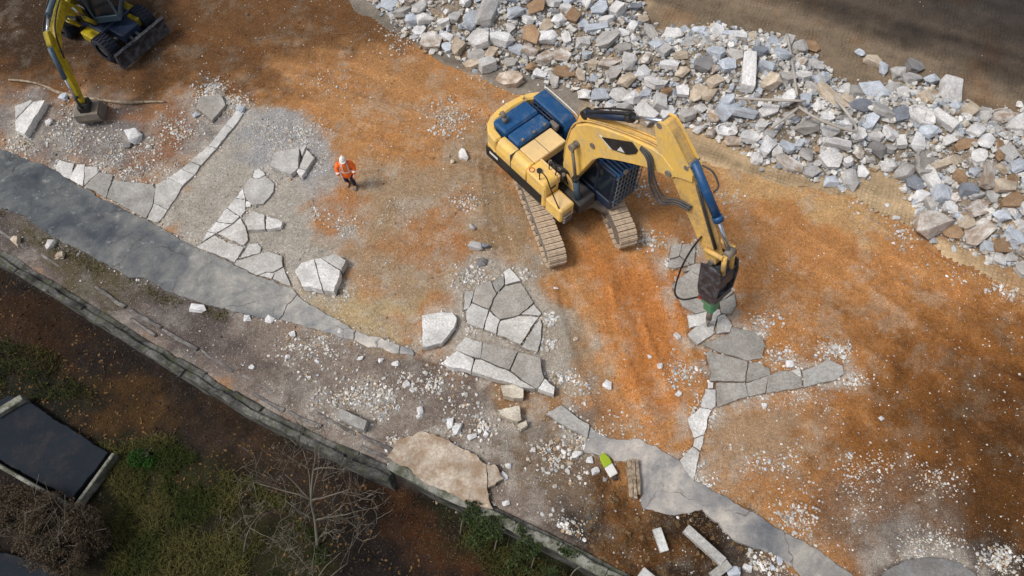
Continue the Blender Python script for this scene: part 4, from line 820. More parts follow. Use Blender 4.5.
# ------------------------------------------------------------------ tracked excavator with hydraulic breaker
def bmn(): return bmesh.new()
def pbox(name, mat, par, *dims, b=.02, M=None): return obj(name, box(bmn(), *dims, b, M), MAT[mat], par)
def build_excavator():
    hd = R(-49); ox, oy = 2.0, 14.75; z0 = gz(ox, oy)
    E = thing('tracked_excavator', 'yellow tracked excavator with blue hood and hydraulic breaker on its raised arm', 'excavator', (ox, oy, 0), hd)
    # undercarriage, turned away from the house
    ua = R(-73)-hd; MU = Matrix.Rotation(ua, 4, 'Z')
    L2, rr, g2, sw = 2.15, .46, 1.28, .64
    per = 4*L2+2*math.pi*rr; ns = 50
    shoe = bmn(); box(shoe, -.098, .098, -sw/2, sw/2, -.02, .02, .008); box(shoe, -.03, .0, -sw/2, sw/2, .02, .055, .006); box(shoe, .04, .06, -sw/2, sw/2, .02, .045, .004)
    sme = bpy.data.meshes.new('track_shoe'); shoe.to_mesh(sme); shoe.free(); sme.materials.append(MAT['track'])
    for sd_ in (-1, 1):
        y = sd_*g2; bm = bmn()
        prof = [(-L2, .12)]+[(-L2-.4*math.sin(a), .5-.4*math.cos(a)) for a in [math.pi*k/8 for k in range(9)]]+[(L2+.4*math.sin(a), .5+.4*math.cos(a)) for a in [math.pi*k/8 for k in range(9)]]
        prism(bm, prof[1:], y-.2, y+.2, 'xz'); tr = obj('track', bm, MAT['track'], E); tr.matrix_local = MU.copy()
        bm = bmn(); box(bm, -1.95, 1.95, y-.25, y+.25, .28, .74, .05)
        for k in range(7): cyl(bm, (-1.5+k*.5, y-.27, .2), (-1.5+k*.5, y+.27, .2), .11)
        for xx in (-L2, L2): cyl(bm, (xx, y-.24, .5), (xx, y+.24, .5), .36, n=18)
        fr = obj('track_frame', bm, MAT['dusty_steel'], E); fr.matrix_local = MU.copy()
        for k in range(ns):
            d = per*k/ns
            if d < 2*L2: p = (-L2+d, .5+rr); an = 0
            elif d < 2*L2+math.pi*rr: t = (d-2*L2)/rr; p = (L2+rr*math.sin(t), .5+rr*math.cos(t)); an = t
            elif d < 4*L2+math.pi*rr: p = (L2-(d-2*L2-math.pi*rr), .5-rr); an = math.pi
            else: t = (d-4*L2-math.pi*rr)/rr; p = (-L2-rr*math.sin(t), .5-rr*math.cos(t)); an = math.pi+t
            o = bpy.data.objects.new('track_shoe', sme); C.objects.link(o); o.parent = tr
            o.location = (p[0], y, p[1]); o.rotation_euler = (0, an, 0)
    bm = bmn(); box(bm, -.9, .9, -.95, .95, .5, .86, .06)
    for sx in (-1, 1):
        for sy in (-1, 1): cyl(bm, (sx*.4, sy*.4, .68), (sx*1.2, sy*1.2, .5), .24, .18)
    o = obj('car_body', bm, MAT['dusty_steel'], E); o.matrix_local = MU.copy()
    obj('turntable', cyl(bmn(), (0, 0, .84), (0, 0, 1.1), .72, n=28), MAT['dark_steel'], E)
    pre = set(o.name for o in E.children)
    # house
    bm = bmn(); box(bm, -2.3, .95, -1.36, 1.36, 1.08, 1.26, .03); box(bm, .3, 1.15, -.62, .12, 1.0, 1.5, .04); obj('house_frame', bm, MAT['dark_steel'], E)
    cw = [(-2.15, 1.40), (-2.55, 1.38), (-2.82, 1.2), (-3.0, .85), (-3.1, .4), (-3.13, 0), (-3.12, -.4), (-3.04, -.8), (-2.88, -1.12), (-2.6, -1.36), (-2.15, -1.44)]
    ci = [(-2.15, -1.12), (-2.55, -1.06), (-2.78, -.8), (-2.84, 0), (-2.78, .7), (-2.5, 1.12), (-2.15, 1.16)]
    bm = bmn(); prism(bm, cw+[(-2.15, -1.05), (-2.15, 1.1)], 1.14, 1.75, 'xy', .05); prism(bm, cw+ci, 1.74, 2.26, 'xy', .05); cwo = obj('counterweight', bm, MAT['yellow'], E)
    for yy in (-.55, .55): obj('lifting_eye', box(bmn(), -3.0, -2.86, yy-.05, yy+.05, 2.24, 2.34, .02), MAT['yellow'], cwo)
    bm = bmn(); box(bm, -2.74, -2.08, -1.02, .5, 1.3, 2.40, .07); hood = obj('engine_hood', bm, MAT['blue'], E)
    obj('hood_panel', box(bmn(), -2.06, -1.5, -1.0, .5, 1.3, 2.36, .06), MAT['blue'], hood)
    for yy in (-.8, -.3, .2): obj('latch', box(bmn(), -1.62, -1.53, yy, yy+.1, 2.33, 2.40, .01), MAT['dusty_steel'], hood)
    bm = bmn(); cyl(bm, (-2.45, -.72, 2.36), (-2.45, -.72, 2.62), .085); cyl(bm, (-2.45, -.72, 2.6), (-2.56, -.74, 2.76), .08, .07); obj('exhaust_pipe', bm, MAT['dusty_steel'], E)
    prism(bmd := bmn(), [(-2.72, 1.3), (-2.72, 2.34), (-1.35, 2.28), (-1.12, 2.05), (-1.12, 1.3)], .82, 1.41, 'xz', .05); cd = obj('cooler_cover', bmd, MAT['blue'], E)
    obj('grab_rail', tube(bmn(), smooth_path([(-2.66, 1.38, 2.34), (-2.6, 1.38, 2.44), (-1.3, 1.38, 2.38), (-1.2, 1.38, 2.22)]), .02), MAT['white_paint'], cd)
    bm = bmn(); box(bm, -2.7, -1.2, .54, .80, 1.3, 1.9, .02)
    for k in range(7): box(bm, -2.6+k*.2, -2.54+k*.2, .54, .82, 1.9, 2.2, .01)
    tube(bm, [(-2.6, .62, 2.24), (-1.3, .64, 2.22)], .035); tube(bm, [(-2.6, .74, 2.26), (-1.25, .74, 2.24)], .03); obj('cooler_grille', bm, MAT['navy'], E)
    obj('air_box', box(bmn(), -1.62, -1.28, .5, .66, 2.1, 2.32, .03), MAT['dusty_steel'], E)
    # right side: rounded panels, dark stripe, tank and tool box
    bm = bmn(); prism(bm, [(-1.42, 1.2), (-1.44, 1.95), (-1.36, 2.18), (-1.2, 2.26), (-1.02, 2.24), (-1.02, 1.2)], -2.14, -.72, 'xy', 0)
    bmesh.ops.transform(bm, matrix=Matrix(((0, 0, 1, 0), (1, 0, 0, 0), (0, 1, 0, 0), (0, 0, 0, 1))), verts=bm.verts); bevel(bm, .03); sp = obj('side_panel', bm, MAT['yellow'], E)
    obj('stripe', box(bmn(), -2.6, .1, -1.462, -1.438, 1.28, 1.72, .004), MAT['black'], sp)
    obj('stripe_mark', box(bmn(), -2.42, -2.02, -1.468, -1.46, 1.50, 1.60, 0), MAT['white_paint'], sp)
    obj('panel_seam', box(bmn(), -1.45, -1.42, -1.445, -1.05, 1.3, 2.262, .004), MAT['dark_steel'], sp)
    bm = bmn(); prism(bm, [(-.70, 1.2), (-.70, 2.26), (.16, 2.24), (.26, 2.1), (.26, 1.2)], -1.43, -.78, 'xz', .05); tank = obj('fuel_tank', bm, MAT['yellow'], E)
    obj('filler_cap', cyl(bmn(), (-.35, -1.15, 2.24), (-.35, -1.15, 2.32), .09), MAT['black'], tank)
    ring = bmn(); tube(ring, [(-.55+.09*math.cos(a), -1.30+.09*math.sin(a), 2.268) for a in [2*math.pi*k/16 for k in range(17)]], .012, 5); obj('red_mark', ring, MAT['red'], tank)
    bm = bmn(); box(bm, .27, 1.06, -1.42, -.8, 1.15, 1.74, .05); tb = obj('tool_box', bm, MAT['yellow'], E)
    obj('tread_plate', box(bmn(), .36, .98, -1.34, -.88, 1.735, 1.752, .004), MAT['deck'], tb)
    obj('latch', box(bmn(), .24, .28, -1.18, -.96, 1.95, 2.03, .005), MAT['black'], tank)
    for k in range(3): obj('step', box(bmn(), 1.06, 1.16, -1.34, -.95, 1.14+k*.14, 1.17+k*.14, .005), MAT['dusty_steel'], tb)
    for pts in ([(-.1, -1.36, 2.22), (-.1, -1.36, 2.62), (.2, -1.36, 2.6), (.45, -1.38, 2.3), (.9, -1.38, 1.76)], [(.1, -.84, 2.22), (.1, -.84, 2.6), (-.2, -.84, 2.6), (-.2, -.84, 2.22)]):
        obj('hand_rail', tube(bmn(), smooth_path(pts, 4), .022), MAT['black'], E)
    # deck between hood and boom
    bm = bmn(); box(bm, -1.46, -.72, -1.0, .42, 1.9, 2.24, .03); box(bm, -.72, .22, -.79, -.7, 1.9, 2.23, .02); dk = obj('deck', bm, MAT['deck'], E)
    obj('deck_seam', box(bmn(), -1.44, -.74, -.36, -.34, 2.22, 2.244, 0), MAT['dark_steel'], dk)
    bm = bmn(); box(bm, -.72, .3, -.7, .4, 1.25, 1.5, .02)
    for k in range(5): tube(bm, smooth_path([(-.7, -.64+.1*k, 1.8), (-.3, -.6+.08*k, 2.1-.05*k), (.1, -.5+.08*k, 1.95), (.3, -.36+.06*k, 1.6)]), .03)
    obj('valve_hoses', bm, MAT['black'], E)
    bm = bmn()
    for k in range(4): cyl(bm, (-.6+.22*k, -.5+.05*(k % 2), 1.6), (-.55+.22*k, -.46, 2.06-.06*(k % 2)), .065)
    obj('valve_block', bm, MAT['dusty_steel'], E)
    for yy in (-.34, .34): prism(b_ := bmn(), [(-.35, 1.3), (-.1, 1.95), (.15, 2.02), (.42, 1.9), (1.0, 1.35), (1.0, 1.2), (-.35, 1.2)], yy-.04, yy+.04, 'xz', .01); obj('boom_bracket', b_, MAT['yellow_worn'], E)
    for o in [o for o in E.children if o.name not in pre and o.name.split('.')[0] not in ('boom_bracket',)]:
        for q in [o]+list(o.children):
            for v in q.data.vertices:
                if v.co.x < -1: v.co.x = -1+(v.co.x+1)*1.10
                if v.co.z > 1.3: v.co.z = 1.3+(v.co.z-1.3)*1.14
    # cab: frame, panes, roof bars, front guard
    cx0, cx1, cy0, cy1, cz0, cz1 = .22, 1.76, .2, 1.40, 1.12, 3.02
    bm = bmn(); box(bm, cx0, cx1, cy0, cy1, cz0, 1.55, .04); box(bm, cx0, cx0+.12, cy0, cy1, 1.5, cz1, .02)
    for (x, y) in ((cx1-.09, cy0), (cx1-.09, cy1-.09), (.95, cy0), (.95, cy1-.09)): box(bm, x, x+.09, y, y+.09, 1.5, cz1-.02, .015)
    box(bm, cx0, cx1, cy0, cy0+.09, cz1-.1, cz1, .02); box(bm, cx0, cx1, cy1-.09, cy1, cz1-.1, cz1, .02); box(bm, cx1-.1, cx1, cy0+.08, cy1-.08, cz1-.1, cz1-.004, .02)
    cab = obj('cab', bm, MAT['navy'], E)
    for d in ((cx1-.05, cx1-.03, cy0+.09, cy1-.09, 1.56, cz1-.1), (.32, .94, cy0+.03, cy0+.05, 1.56, cz1-.1), (1.05, cx1-.1, cy0+.03, cy0+.05, 1.56, cz1-.1), (.32, .94, cy1-.05, cy1-.03, 1.56, cz1-.1), (1.05, cx1-.1, cy1-.05, cy1-.03, 1.56, cz1-.1), (cx0+.1, cx1-.1, cy0+.09, cy1-.09, cz1-.09, cz1-.05)):
        obj('window_pane', box(bmn(), *d), MAT['glass'], cab)
    obj('seat', box(bmn(), .5, .62, .45, 1.1, 1.7, 2.5, .05), MAT['red'], cab)
    for k in range(9): obj('roof_bar', box(bmn(), cx0-.02, cx1+.1, cy0+.03+k*.138, cy0+.075+k*.138, cz1+.06, cz1+.11, .008), MAT['blue'], cab)
    for xx in (cx0, 1.0, cx1+.04): obj('roof_rail', box(bmn(), xx, xx+.06, cy0-.01, cy1+.01, cz1-.005, cz1+.065, .008), MAT['blue'], cab)
    for k in range(8): obj('guard_bar', box(bmn(), cx1+.10, cx1+.125, cy0+.01+k*.164, cy0+.045+k*.164, 1.45, cz1+.06, .006), MAT['guard'], cab)
    for k in range(7): obj('guard_bar', box(bmn(), cx1+.075, cx1+.10, cy0, cy1, 1.5+k*.245, 1.53+k*.245, .006), MAT['guard'], cab)
    for k in range(4): obj('guard_mount', box(bmn(), cx1-.01, cx1+.1, (cy0+.02, cy1-.06)[k % 2], (cy0+.06, cy1-.02)[k % 2], (1.6, 2.85)[k//2], (1.66, 2.91)[k//2], 0), MAT['slate_blue'], cab)
    obj('work_lamp', box(bmn(), cx1+.08, cx1+.2, cy0+.2, cy0+.36, cz1+.1, cz1+.22, .02), MAT['dusty_steel'], cab)
    # boom
    bp = [(-.06, 1.62), (.14, 1.55), (.34, 1.68), (.62, 2.42), (.86, 3.05), (1.06, 3.55), (1.32, 3.92), (2.1, 4.5), (2.99, 5.08), (3.6, 5.36), (3.86, 5.42), (3.96, 5.58), (3.86, 5.8), (3.4, 6.0), (2.98, 5.93), (2.09, 5.6), (1.15, 5.16), (.57, 4.80), (.22, 4.45), (.02, 4.02), (-.12, 3.2), (-.18, 2.2)]
    boom = obj('boom', prism(bmn(), bp, -.24, .24, 'xz', .025), MAT['yellow'], E)
    def plate(name, pts, y, mat, par, th=.012): return obj(name, prism(bmn(), pts, y-th, y+th, 'xz'), MAT[mat], par)
    for yy in (-.256, .256):
        plate('emblem', [(1.28, 4.86), (2.36, 5.62), (2.62, 5.5), (2.58, 5.32), (2.3, 5.02), (1.75, 4.74)], yy, 'black', boom)
        plate('emblem_edge', [(1.18, 4.88), (1.28, 4.87), (1.75, 4.73), (1.66, 4.68)], yy, 'white_paint', boom)
        plate('emblem_triangle', [(1.93, 4.88), (2.2, 5.02), (2.02, 5.12)], yy+(-.008 if yy < 0 else .008), 'white_paint', boom)
        plate('pin_boss', [(.35+.13*math.cos(a), 3.72+.13*math.sin(a)) for a in [2*math.pi*k/12 for k in range(12)]], yy, 'dusty_steel', boom, .05)
        plate('pin_cover', [(.98+.1*math.cos(a), 4.2+.1*math.sin(a)) for a in [2*math.pi*k/12 for k in range(12)]], yy, 'dusty_steel', boom, .02)
    for yy, r in ((-.16, .03), (-.08, .025), (.1, .03)):
        obj('boom_pipe', tube(bmn(), smooth_path([(-.22, yy, 2.4), (-.17, yy, 3.3), (-.02, yy, 4.1), (.2, yy, 4.52), (.56, yy, 4.87), (1.15, yy, 5.22), (2.09, yy, 5.66), (2.9, yy, 5.98), (3.3, yy, 6.05)], 3), r), MAT['yellow_worn'], boom)
    for yy in (-.46, .46):
        bc = obj('boom_cylinder', cyl(bmn(), (.92, yy, 1.3), (.66, yy, 2.42), .11), MAT['slate_blue'], E)
        b_ = cyl(bmn(), (.66, yy, 2.4), (.36, yy, 3.68), .055); cyl(b_, (.36, yy-.08, 3.72), (.36, yy+.08, 3.72), .12); obj('rod', b_, MAT['dusty_steel'], bc)
        obj('gland', cyl(bmn(), (.68, yy, 2.34), (.65, yy, 2.46), .125), MAT['black'], bc); obj('end_boss', cyl(bmn(), (.92, yy-.09, 1.28), (.92, yy+.09, 1.28), .12), MAT['black'], bc)
    b_ = bmn(); cyl(b_, (.36, -.5, 3.72), (.36, .5, 3.72), .07); obj('boom_pin', b_, MAT['dusty_steel'], E)
    # stick cylinder along the boom's back
    prism(b_ := bmn(), [(.1, 4.35), (.5, 4.78), (.62, 4.9), (.45, 5.02), (.18, 4.75)], -.12, .12, 'xz', .02); obj('cylinder_bracket', b_, MAT['yellow'], E)
    sc_ = obj('stick_cylinder', cyl(bmn(), (.36, 0, 4.92), (1.98, 0, 6.12), .135), MAT['navy'], E)
    b_ = cyl(bmn(), (1.95, 0, 6.1), (3.04, 0, 6.88), .06); obj('rod', b_, MAT['chrome'], sc_)
    obj('gland', cyl(bmn(), (1.88, 0, 6.045), (2.02, 0, 6.15), .155), MAT['black'], sc_); obj('end_boss', cyl(bmn(), (.36, -.13, 4.92), (.36, .13, 4.92), .15), MAT['black'], sc_)
    for yy in (-.1, .1): obj('hose', tube(bmn(), smooth_path([(.55, yy, 5.2), (1.1, yy, 5.68), (1.6, yy, 6.05), (1.95, yy, 6.3)], 3), .03), MAT['black'], sc_)
    # stick
    st = [(2.96, 6.72), (3.02, 6.95), (3.2, 7.02), (3.42, 6.9), (4.42, 6.05), (4.72, 5.55), (6.02, 3.72), (6.08, 3.5), (5.9, 3.36), (5.7, 3.46), (4.3, 4.92), (3.92, 5.32), (3.66, 5.38), (3.5, 5.6)]
    stick = obj('stick', prism(bmn(), st, -.17, .17, 'xz', .02), MAT['yellow_worn'], E)
    for yy in (-.2, .2): plate('ear_plate', [(2.92, 6.74), (3.0, 7.0), (3.22, 7.06), (3.5, 6.9), (4.44, 6.12), (4.5, 5.9), (4.1, 5.7), (3.64, 5.36), (3.46, 5.5)], yy, 'yellow', stick, .025)
    for (px_, pz_, hw, r_) in ((3.06, 6.88, .24, .09), (3.76, 5.58, .3, .1), (4.2, 6.22, .24, .08), (5.93, 3.52, .24, .09)): obj('pin', cyl(bmn(), (px_, -hw, pz_), (px_, hw, pz_), r_), MAT['dusty_steel'], stick)
    for k, yy in enumerate((-.23, -.27, -.31)):
        obj('hose', tube(bmn(), smooth_path([(2.7, -.28, 5.75-.05*k), (3.1, yy-.06, 5.72-.08*k), (3.45, yy-.16, 5.2-.16*k), (3.9, yy-.14, 4.75-.12*k), (4.3, yy-.05, 4.95-.06*k), (4.75, yy+.03, 5.0-.05*k)], 5), .034), MAT['dark_steel'], stick)
    for yy in (-.12, -.06): obj('stick_pipe', tube(bmn(), [(4.6, yy, 5.78), (5.2, yy, 4.92), (5.85, yy, 4.02)], .025), MAT['dark_steel'], stick)
    # breaker cylinder, links
    bcl = obj('tool_cylinder', cyl(bmn(), (4.22, .02, 6.3), (5.5, .02, 5.02), .125), MAT['blue'], E)
    obj('rod', cyl(bmn(), (5.48, .02, 5.04), (6.2, .02, 4.16), .06), MAT['chrome'], bcl)
    obj('gland', cyl(bmn(), (5.42, .02, 5.1), (5.54, .02, 4.98), .15), MAT['blue'], bcl); obj('end_boss', cyl(bmn(), (6.22, -.14, 4.13), (6.22, .18, 4.13), .13), MAT['dusty_steel'], bcl)
    obj('hose', tube(bmn(), smooth_path([(4.35, .2, 6.15), (4.7, .3, 6.1), (5.0, .3, 5.8), (5.0, .18, 5.6)], 4), .028), MAT['dark_steel'], bcl)
    for yy in (-.26, .26):
        b_ = bmn(); tube(b_, [(5.62, yy, 3.92), (6.22, yy, 4.14)], .075, 8); tube(b_, [(6.22, yy*.7, 4.14), (6.4, yy*.7, 3.4)], .075, 8); obj('link', b_, MAT['yellow_worn'], E)
    # breaker: bracket cheeks, body, green snout, chisel; axis leans forward a little
    MB_ = Matrix.Translation((6.12, 0, 3.3)) @ Matrix.Rotation(R(-11), 4, 'Y')
    b_ = bmn()
    for yy in (-.42, .36): prism(b_, [(-.34, .24), (.12, .34), (.36, .28), (.42, -.2), (.36, -1.1), (.2, -1.34), (-.24, -1.34), (-.34, -.9)], yy, yy+.06, 'xz', .012)
    box(b_, -.3, .36, -.36, .36, -.06, .04, .015); box(b_, .28, .34, -.36, .36, -.6, -.15, .01); box(b_, .26, .36, -.36, .36, -1.25, -1.0, .01); bmesh.ops.transform(b_, matrix=MB_, verts=b_.verts); brk = obj('breaker_bracket', b_, MAT['breaker_steel'], E)
    b_ = bmn(); box(b_, -.24, .26, -.26, .26, -1.36, -.06, .05); bmesh.ops.transform(b_, matrix=MB_, verts=b_.verts); obj('breaker_body', b_, MAT['dark_steel'], E)
    b_ = bmn(); box(b_, -.26, .22, -.29, .29, -1.75, -1.3, .06); box(b_, -.2, .18, -.2, .2, -2.2, -1.72, .06); bmesh.ops.transform(b_, matrix=MB_, verts=b_.verts); obj('breaker_snout', b_, MAT['green'], E)
    b_ = bmn(); cyl(b_, (-.01, 0, -2.18), (-.01, 0, -2.75), .10); cyl(b_, (-.01, 0, -2.75), (-.01, 0, -3.2), .10, .03); bmesh.ops.transform(b_, matrix=MB_, verts=b_.verts); obj('chisel', b_, MAT['dusty_steel'], E)
    b_ = bmn(); cyl(b_, (-.28, -.31, -1.55), (-.28, -.18, -1.55), .08); bmesh.ops.transform(b_, matrix=MB_, verts=b_.verts); obj('hose_port', b_, MAT['red'], E)
    for k, pts in enumerate(([(5.35, -.2, 4.2), (5.3, -.4, 3.5), (5.3, -.5, 2.4), (5.45, -.55, 1.35), (5.75, -.45, 1.2), (6.1, -.3, 1.7)],)):
        obj('breaker_hose', tube(bmn(), smooth_path(pts, 5), .03), MAT['black'], E)
    return E
EXC = build_excavator()

# ------------------------------------------------------------------ wheeled excavator
def build_wheeled():
    ox, oy = -17.0, 23.45
    W = thing('wheeled_excavator', 'lemon yellow wheeled excavator with grey dozer blade at the top left', 'excavator', (ox, oy, 0), R(-80))
    MC = Matrix.Rotation(R(-32)-R(-80), 4, 'Z')
    def mc(bm): bmesh.ops.transform(bm, matrix=MC, verts=bm.verts); return bm
    b = bmn(); box(b, -1.9, 1.9, -.45, .45, .6, 1.0, .05); box(b, -1.1, 1.1, -.75, .75, .75, 1.05, .05); obj('chassis', mc(b), MAT['navy'], W)
    b = bmn(); box(b, .2, 1.6, .5, 1.1, .55, .92, .04); box(b, .2, 1.0, -1.15, -.5, .55, .92, .04); obj('side_step', mc(b), MAT['lemon'], W)
    for xx in (-1.25, 1.3):
        b = bmn(); cyl(b, (xx, -.95, .52), (xx, .95, .52), .14); obj('axle', mc(b), MAT['dark_steel'], W)
        for yy in (-.98, .98):
            b = bmn(); prof = [(-.27, .30), (-.29, .44), (-.24, .51), (0, .525), (.24, .51), (.29, .44), (.27, .30)]; n = 24; rings = []
            for q, r in prof: rings.append([b.verts.new((xx+r*math.sin(2*math.pi*k/n), yy+q, .525+r*math.cos(2*math.pi*k/n))) for k in range(n)])
            for p, q in zip(rings, rings[1:]):
                for k in range(n): b.faces.new((p[k], p[(k+1) % n], q[(k+1) % n], q[k])).smooth = True
            bmesh.ops.recalc_face_normals(b, faces=b.faces)
            for k in range(n):
                a = 2*math.pi*k/n
                for sg in (-1, 1): box(b, -.03, .03, sg*.13-.12, sg*.13+.12, .515, .55, 0, Matrix.Translation((xx, yy, .525)) @ Matrix.Rotation(a+sg*.06, 4, 'Y'))
            wo = obj('wheel', mc(b), MAT['rubber'], W)
            b = bmn(); cyl(b, (xx, yy-.2, .525), (xx, yy+.2, .525), .3, n=20); obj('rim', mc(b), MAT['dark_steel'], wo)
    b = bmn(); prism(b, [(2.2, .12), (2.34, .1), (2.28, .3), (2.26, .5), (2.32, .72), (2.42, .86), (2.28, .88), (2.16, .74), (2.12, .5), (2.14, .28)], -1.29, 1.29, 'xz', .01); bl = obj('dozer_blade', mc(b), MAT['breaker_steel'], W)
    b = bmn(); 
    for yy in (-.4, .3): box(b, 1.7, 2.2, yy, yy+.1, .35, .5, .02)
    cyl(b, (1.6, -.15, .8), (2.15, -.15, .62), .07); cyl(b, (1.6, .15, .8), (2.15, .15, .62), .07); obj('blade_arm', mc(b), MAT['dark_steel'], bl)
    obj('turntable', cyl(bmn(), (0, 0, 1.0), (0, 0, 1.25), .6, n=24), MAT['black'], W)
    b = bmn(); prism(b, [(-1.75, -.9), (-1.9, 0), (-1.75, .9), (-1.4, 1.2), (.6, 1.2), (.6, -1.2), (-1.4, -1.2)], 1.22, 1.42, 'xy', .03); obj('house_frame', b, MAT['black'], W)
    b = bmn(); prism(b, [(-1.8, -.7), (-1.92, 0), (-1.8, .7), (-1.45, 1.18), (-.6, 1.18), (-.6, -1.18), (-1.45, -1.18)], 1.4, 2.2, 'xy', .08); obj('engine_cover', b, MAT['lemon'], W)
    b = bmn(); box(b, -.58, .72, -1.18, -.42, 1.4, 2.12, .07); pn = obj('tank_cover', b, MAT['lemon'], W)
    obj('panel_seam', box(bmn(), .0, .02, -1.19, -.41, 1.5, 2.125), MAT['black'], pn)
    b = bmn(); box(b, .45, .95, -1.1, -.45, 1.2, 1.5, .04); obj('front_box', b, MAT['black'], W)
    cx0, cx1, cy0, cy1, cz1 = -.55, 1.05, .22, 1.2, 2.95
    b = bmn(); box(b, cx0, cx1, cy0, cy1, 1.25, 1.55, .03)
    for (x, y) in ((cx0, cy0), (cx0, cy1-.08), (cx1-.08, cy0), (cx1-.08, cy1-.08)): box(b, x, x+.08, y, y+.08, 1.5, cz1, .015)
    box(b, cx0, cx1, cy0, cy0+.11, cz1-.08, cz1+.02, .02); box(b, cx0, cx1, cy1-.11, cy1, cz1-.08, cz1+.02, .02); box(b, cx0, cx0+.11, cy0+.1, cy1-.1, cz1-.08, cz1+.016, .02); box(b, cx1-.11, cx1, cy0+.1, cy1-.1, cz1-.08, cz1+.016, .02)
    cab = obj('cab', b, MAT['slate_blue'], W)
    for d in ((cx0+.1, cx1-.1, cy0+.1, cy1-.1, cz1-.05, cz1-.02), (cx1-.05, cx1-.03, cy0+.08, cy1-.08, 1.56, cz1-.08), (cx0+.08, cx1-.08, cy0+.03, cy0+.05, 1.56, cz1-.08), (cx0+.08, cx1-.08, cy1-.05, cy1-.03, 1.56, cz1-.08)): obj('window_pane', box(bmn(), *d), MAT['glass'], cab)
    obj('roof_hatch', box(bmn(), .1, .5, .45, .85, cz1-.015, cz1+.03, .02), MAT['slate_blue'], cab)
    for yy in (cy0-.12, cy1+.04): obj('mirror', box(bmn(), cx1+.05, cx1+.1, yy, yy+.16, 2.2, 2.5, .02), MAT['black'], cab)
    # arm: lower boom, upper boom, stick, bucket  (all on y = -0.1)
    pre = set(o.name for o in W.children)
    def bar_(name, pts, w_, mat, par=W): return obj(name, prism(bmn(), pts, -.1-w_, -.1+w_, 'xz', .02), MAT[mat], par)
    bar_('swing_post', [(.5, 1.3), (.95, 1.3), (1.05, 1.9), (.8, 2.05), (.5, 1.8)], .22, 'black')
    boom = bar_('boom', [(.72, 1.75), (1.0, 1.7), (1.9, 2.75), (3.1, 2.86), (3.75, 2.62), (3.86, 2.78), (3.7, 2.95), (3.1, 3.2), (1.75, 3.12)], .12, 'lemon')
    for yy in (-.42, .22):
        c_ = obj('boom_cylinder', cyl(bmn(), (1.05, yy, 1.35), (1.5, yy, 2.0), .08), MAT['lemon'], W); obj('rod', cyl(bmn(), (1.5, yy, 2.0), (1.85, yy, 2.8), .04), MAT['chrome'], c_)
    c_ = obj('stick_cylinder', cyl(bmn(), (1.5, -.1, 3.34), (2.9, -.1, 3.52), .1), MAT['slate_blue'], W); obj('rod', cyl(bmn(), (2.9, -.1, 3.52), (3.62, -.1, 3.4), .045), MAT['chrome'], c_)
    bar_('cylinder_bracket', [(1.35, 3.0), (1.7, 3.05), (1.58, 3.42), (1.42, 3.42)], .07, 'lemon')
    stick = bar_('stick', [(3.5, 3.42), (3.68, 3.5), (3.95, 3.2), (4.55, 1.05), (4.5, .9), (4.34, .9), (3.62, 2.66), (3.5, 2.9)], .09, 'lemon')
    c_ = obj('bucket_cylinder', cyl(bmn(), (4.02, -.1, 3.15), (4.42, -.1, 2.1), .085), MAT['slate_blue'], W); obj('rod', cyl(bmn(), (4.42, -.1, 2.1), (4.66, -.1, 1.35), .04), MAT['chrome'], c_)
    b = bmn(); tube(b, [(4.66, -.1, 1.35), (4.4, -.1, 1.2)], .05); tube(b, [(4.66, -.1, 1.35), (4.7, -.1, .8)], .05); obj('link', b, MAT['black'], W)
    b = bmn(); box(b, 4.2, 4.72, -.3, .1, .62, .92, .04); obj('quick_hitch', b, MAT['black'], W)
    b = bmn(); pr = [(4.15, .62), (4.82, .66), (4.86, .4), (4.75, .16), (4.45, .03), (3.95, .02), (3.9, .06), (4.4, .1), (4.66, .22), (4.74, .42), (4.7, .56), (4.2, .54)]
    prism(b, pr, -.52, .34, 'xz', .005); 
    for yy in (-.52, .31): prism(b, [(4.15, .6), (4.8, .62), (4.8, .38), (4.7, .18), (4.42, .06), (3.95, .05)], yy, yy+.03, 'xz')
    bk = obj('bucket', b, MAT['dusty_steel'], W)
    for k in range(5): obj('bucket_tooth', box(bmn(), 3.78, 3.96, -.50+k*.18, -.43+k*.18, .02, .06, .01), MAT['dark_steel'], bk)
    for k, yy in enumerate((-.3, .1)): obj('hose', tube(bmn(), smooth_path([(.9, yy, 2.0), (1.6, yy, 3.22), (3.0, yy, 3.4), (3.6, yy, 3.2), (4.0, yy, 2.6)], 4), .03), MAT['black'], boom)
    for o in [o for o in W.children if o.name not in pre]:                      # reach a little further out
        for q in [o]+list(o.children):
            for v in q.data.vertices: v.co.x = .6+(v.co.x-.6)*1.11
    return W
build_wheeled()

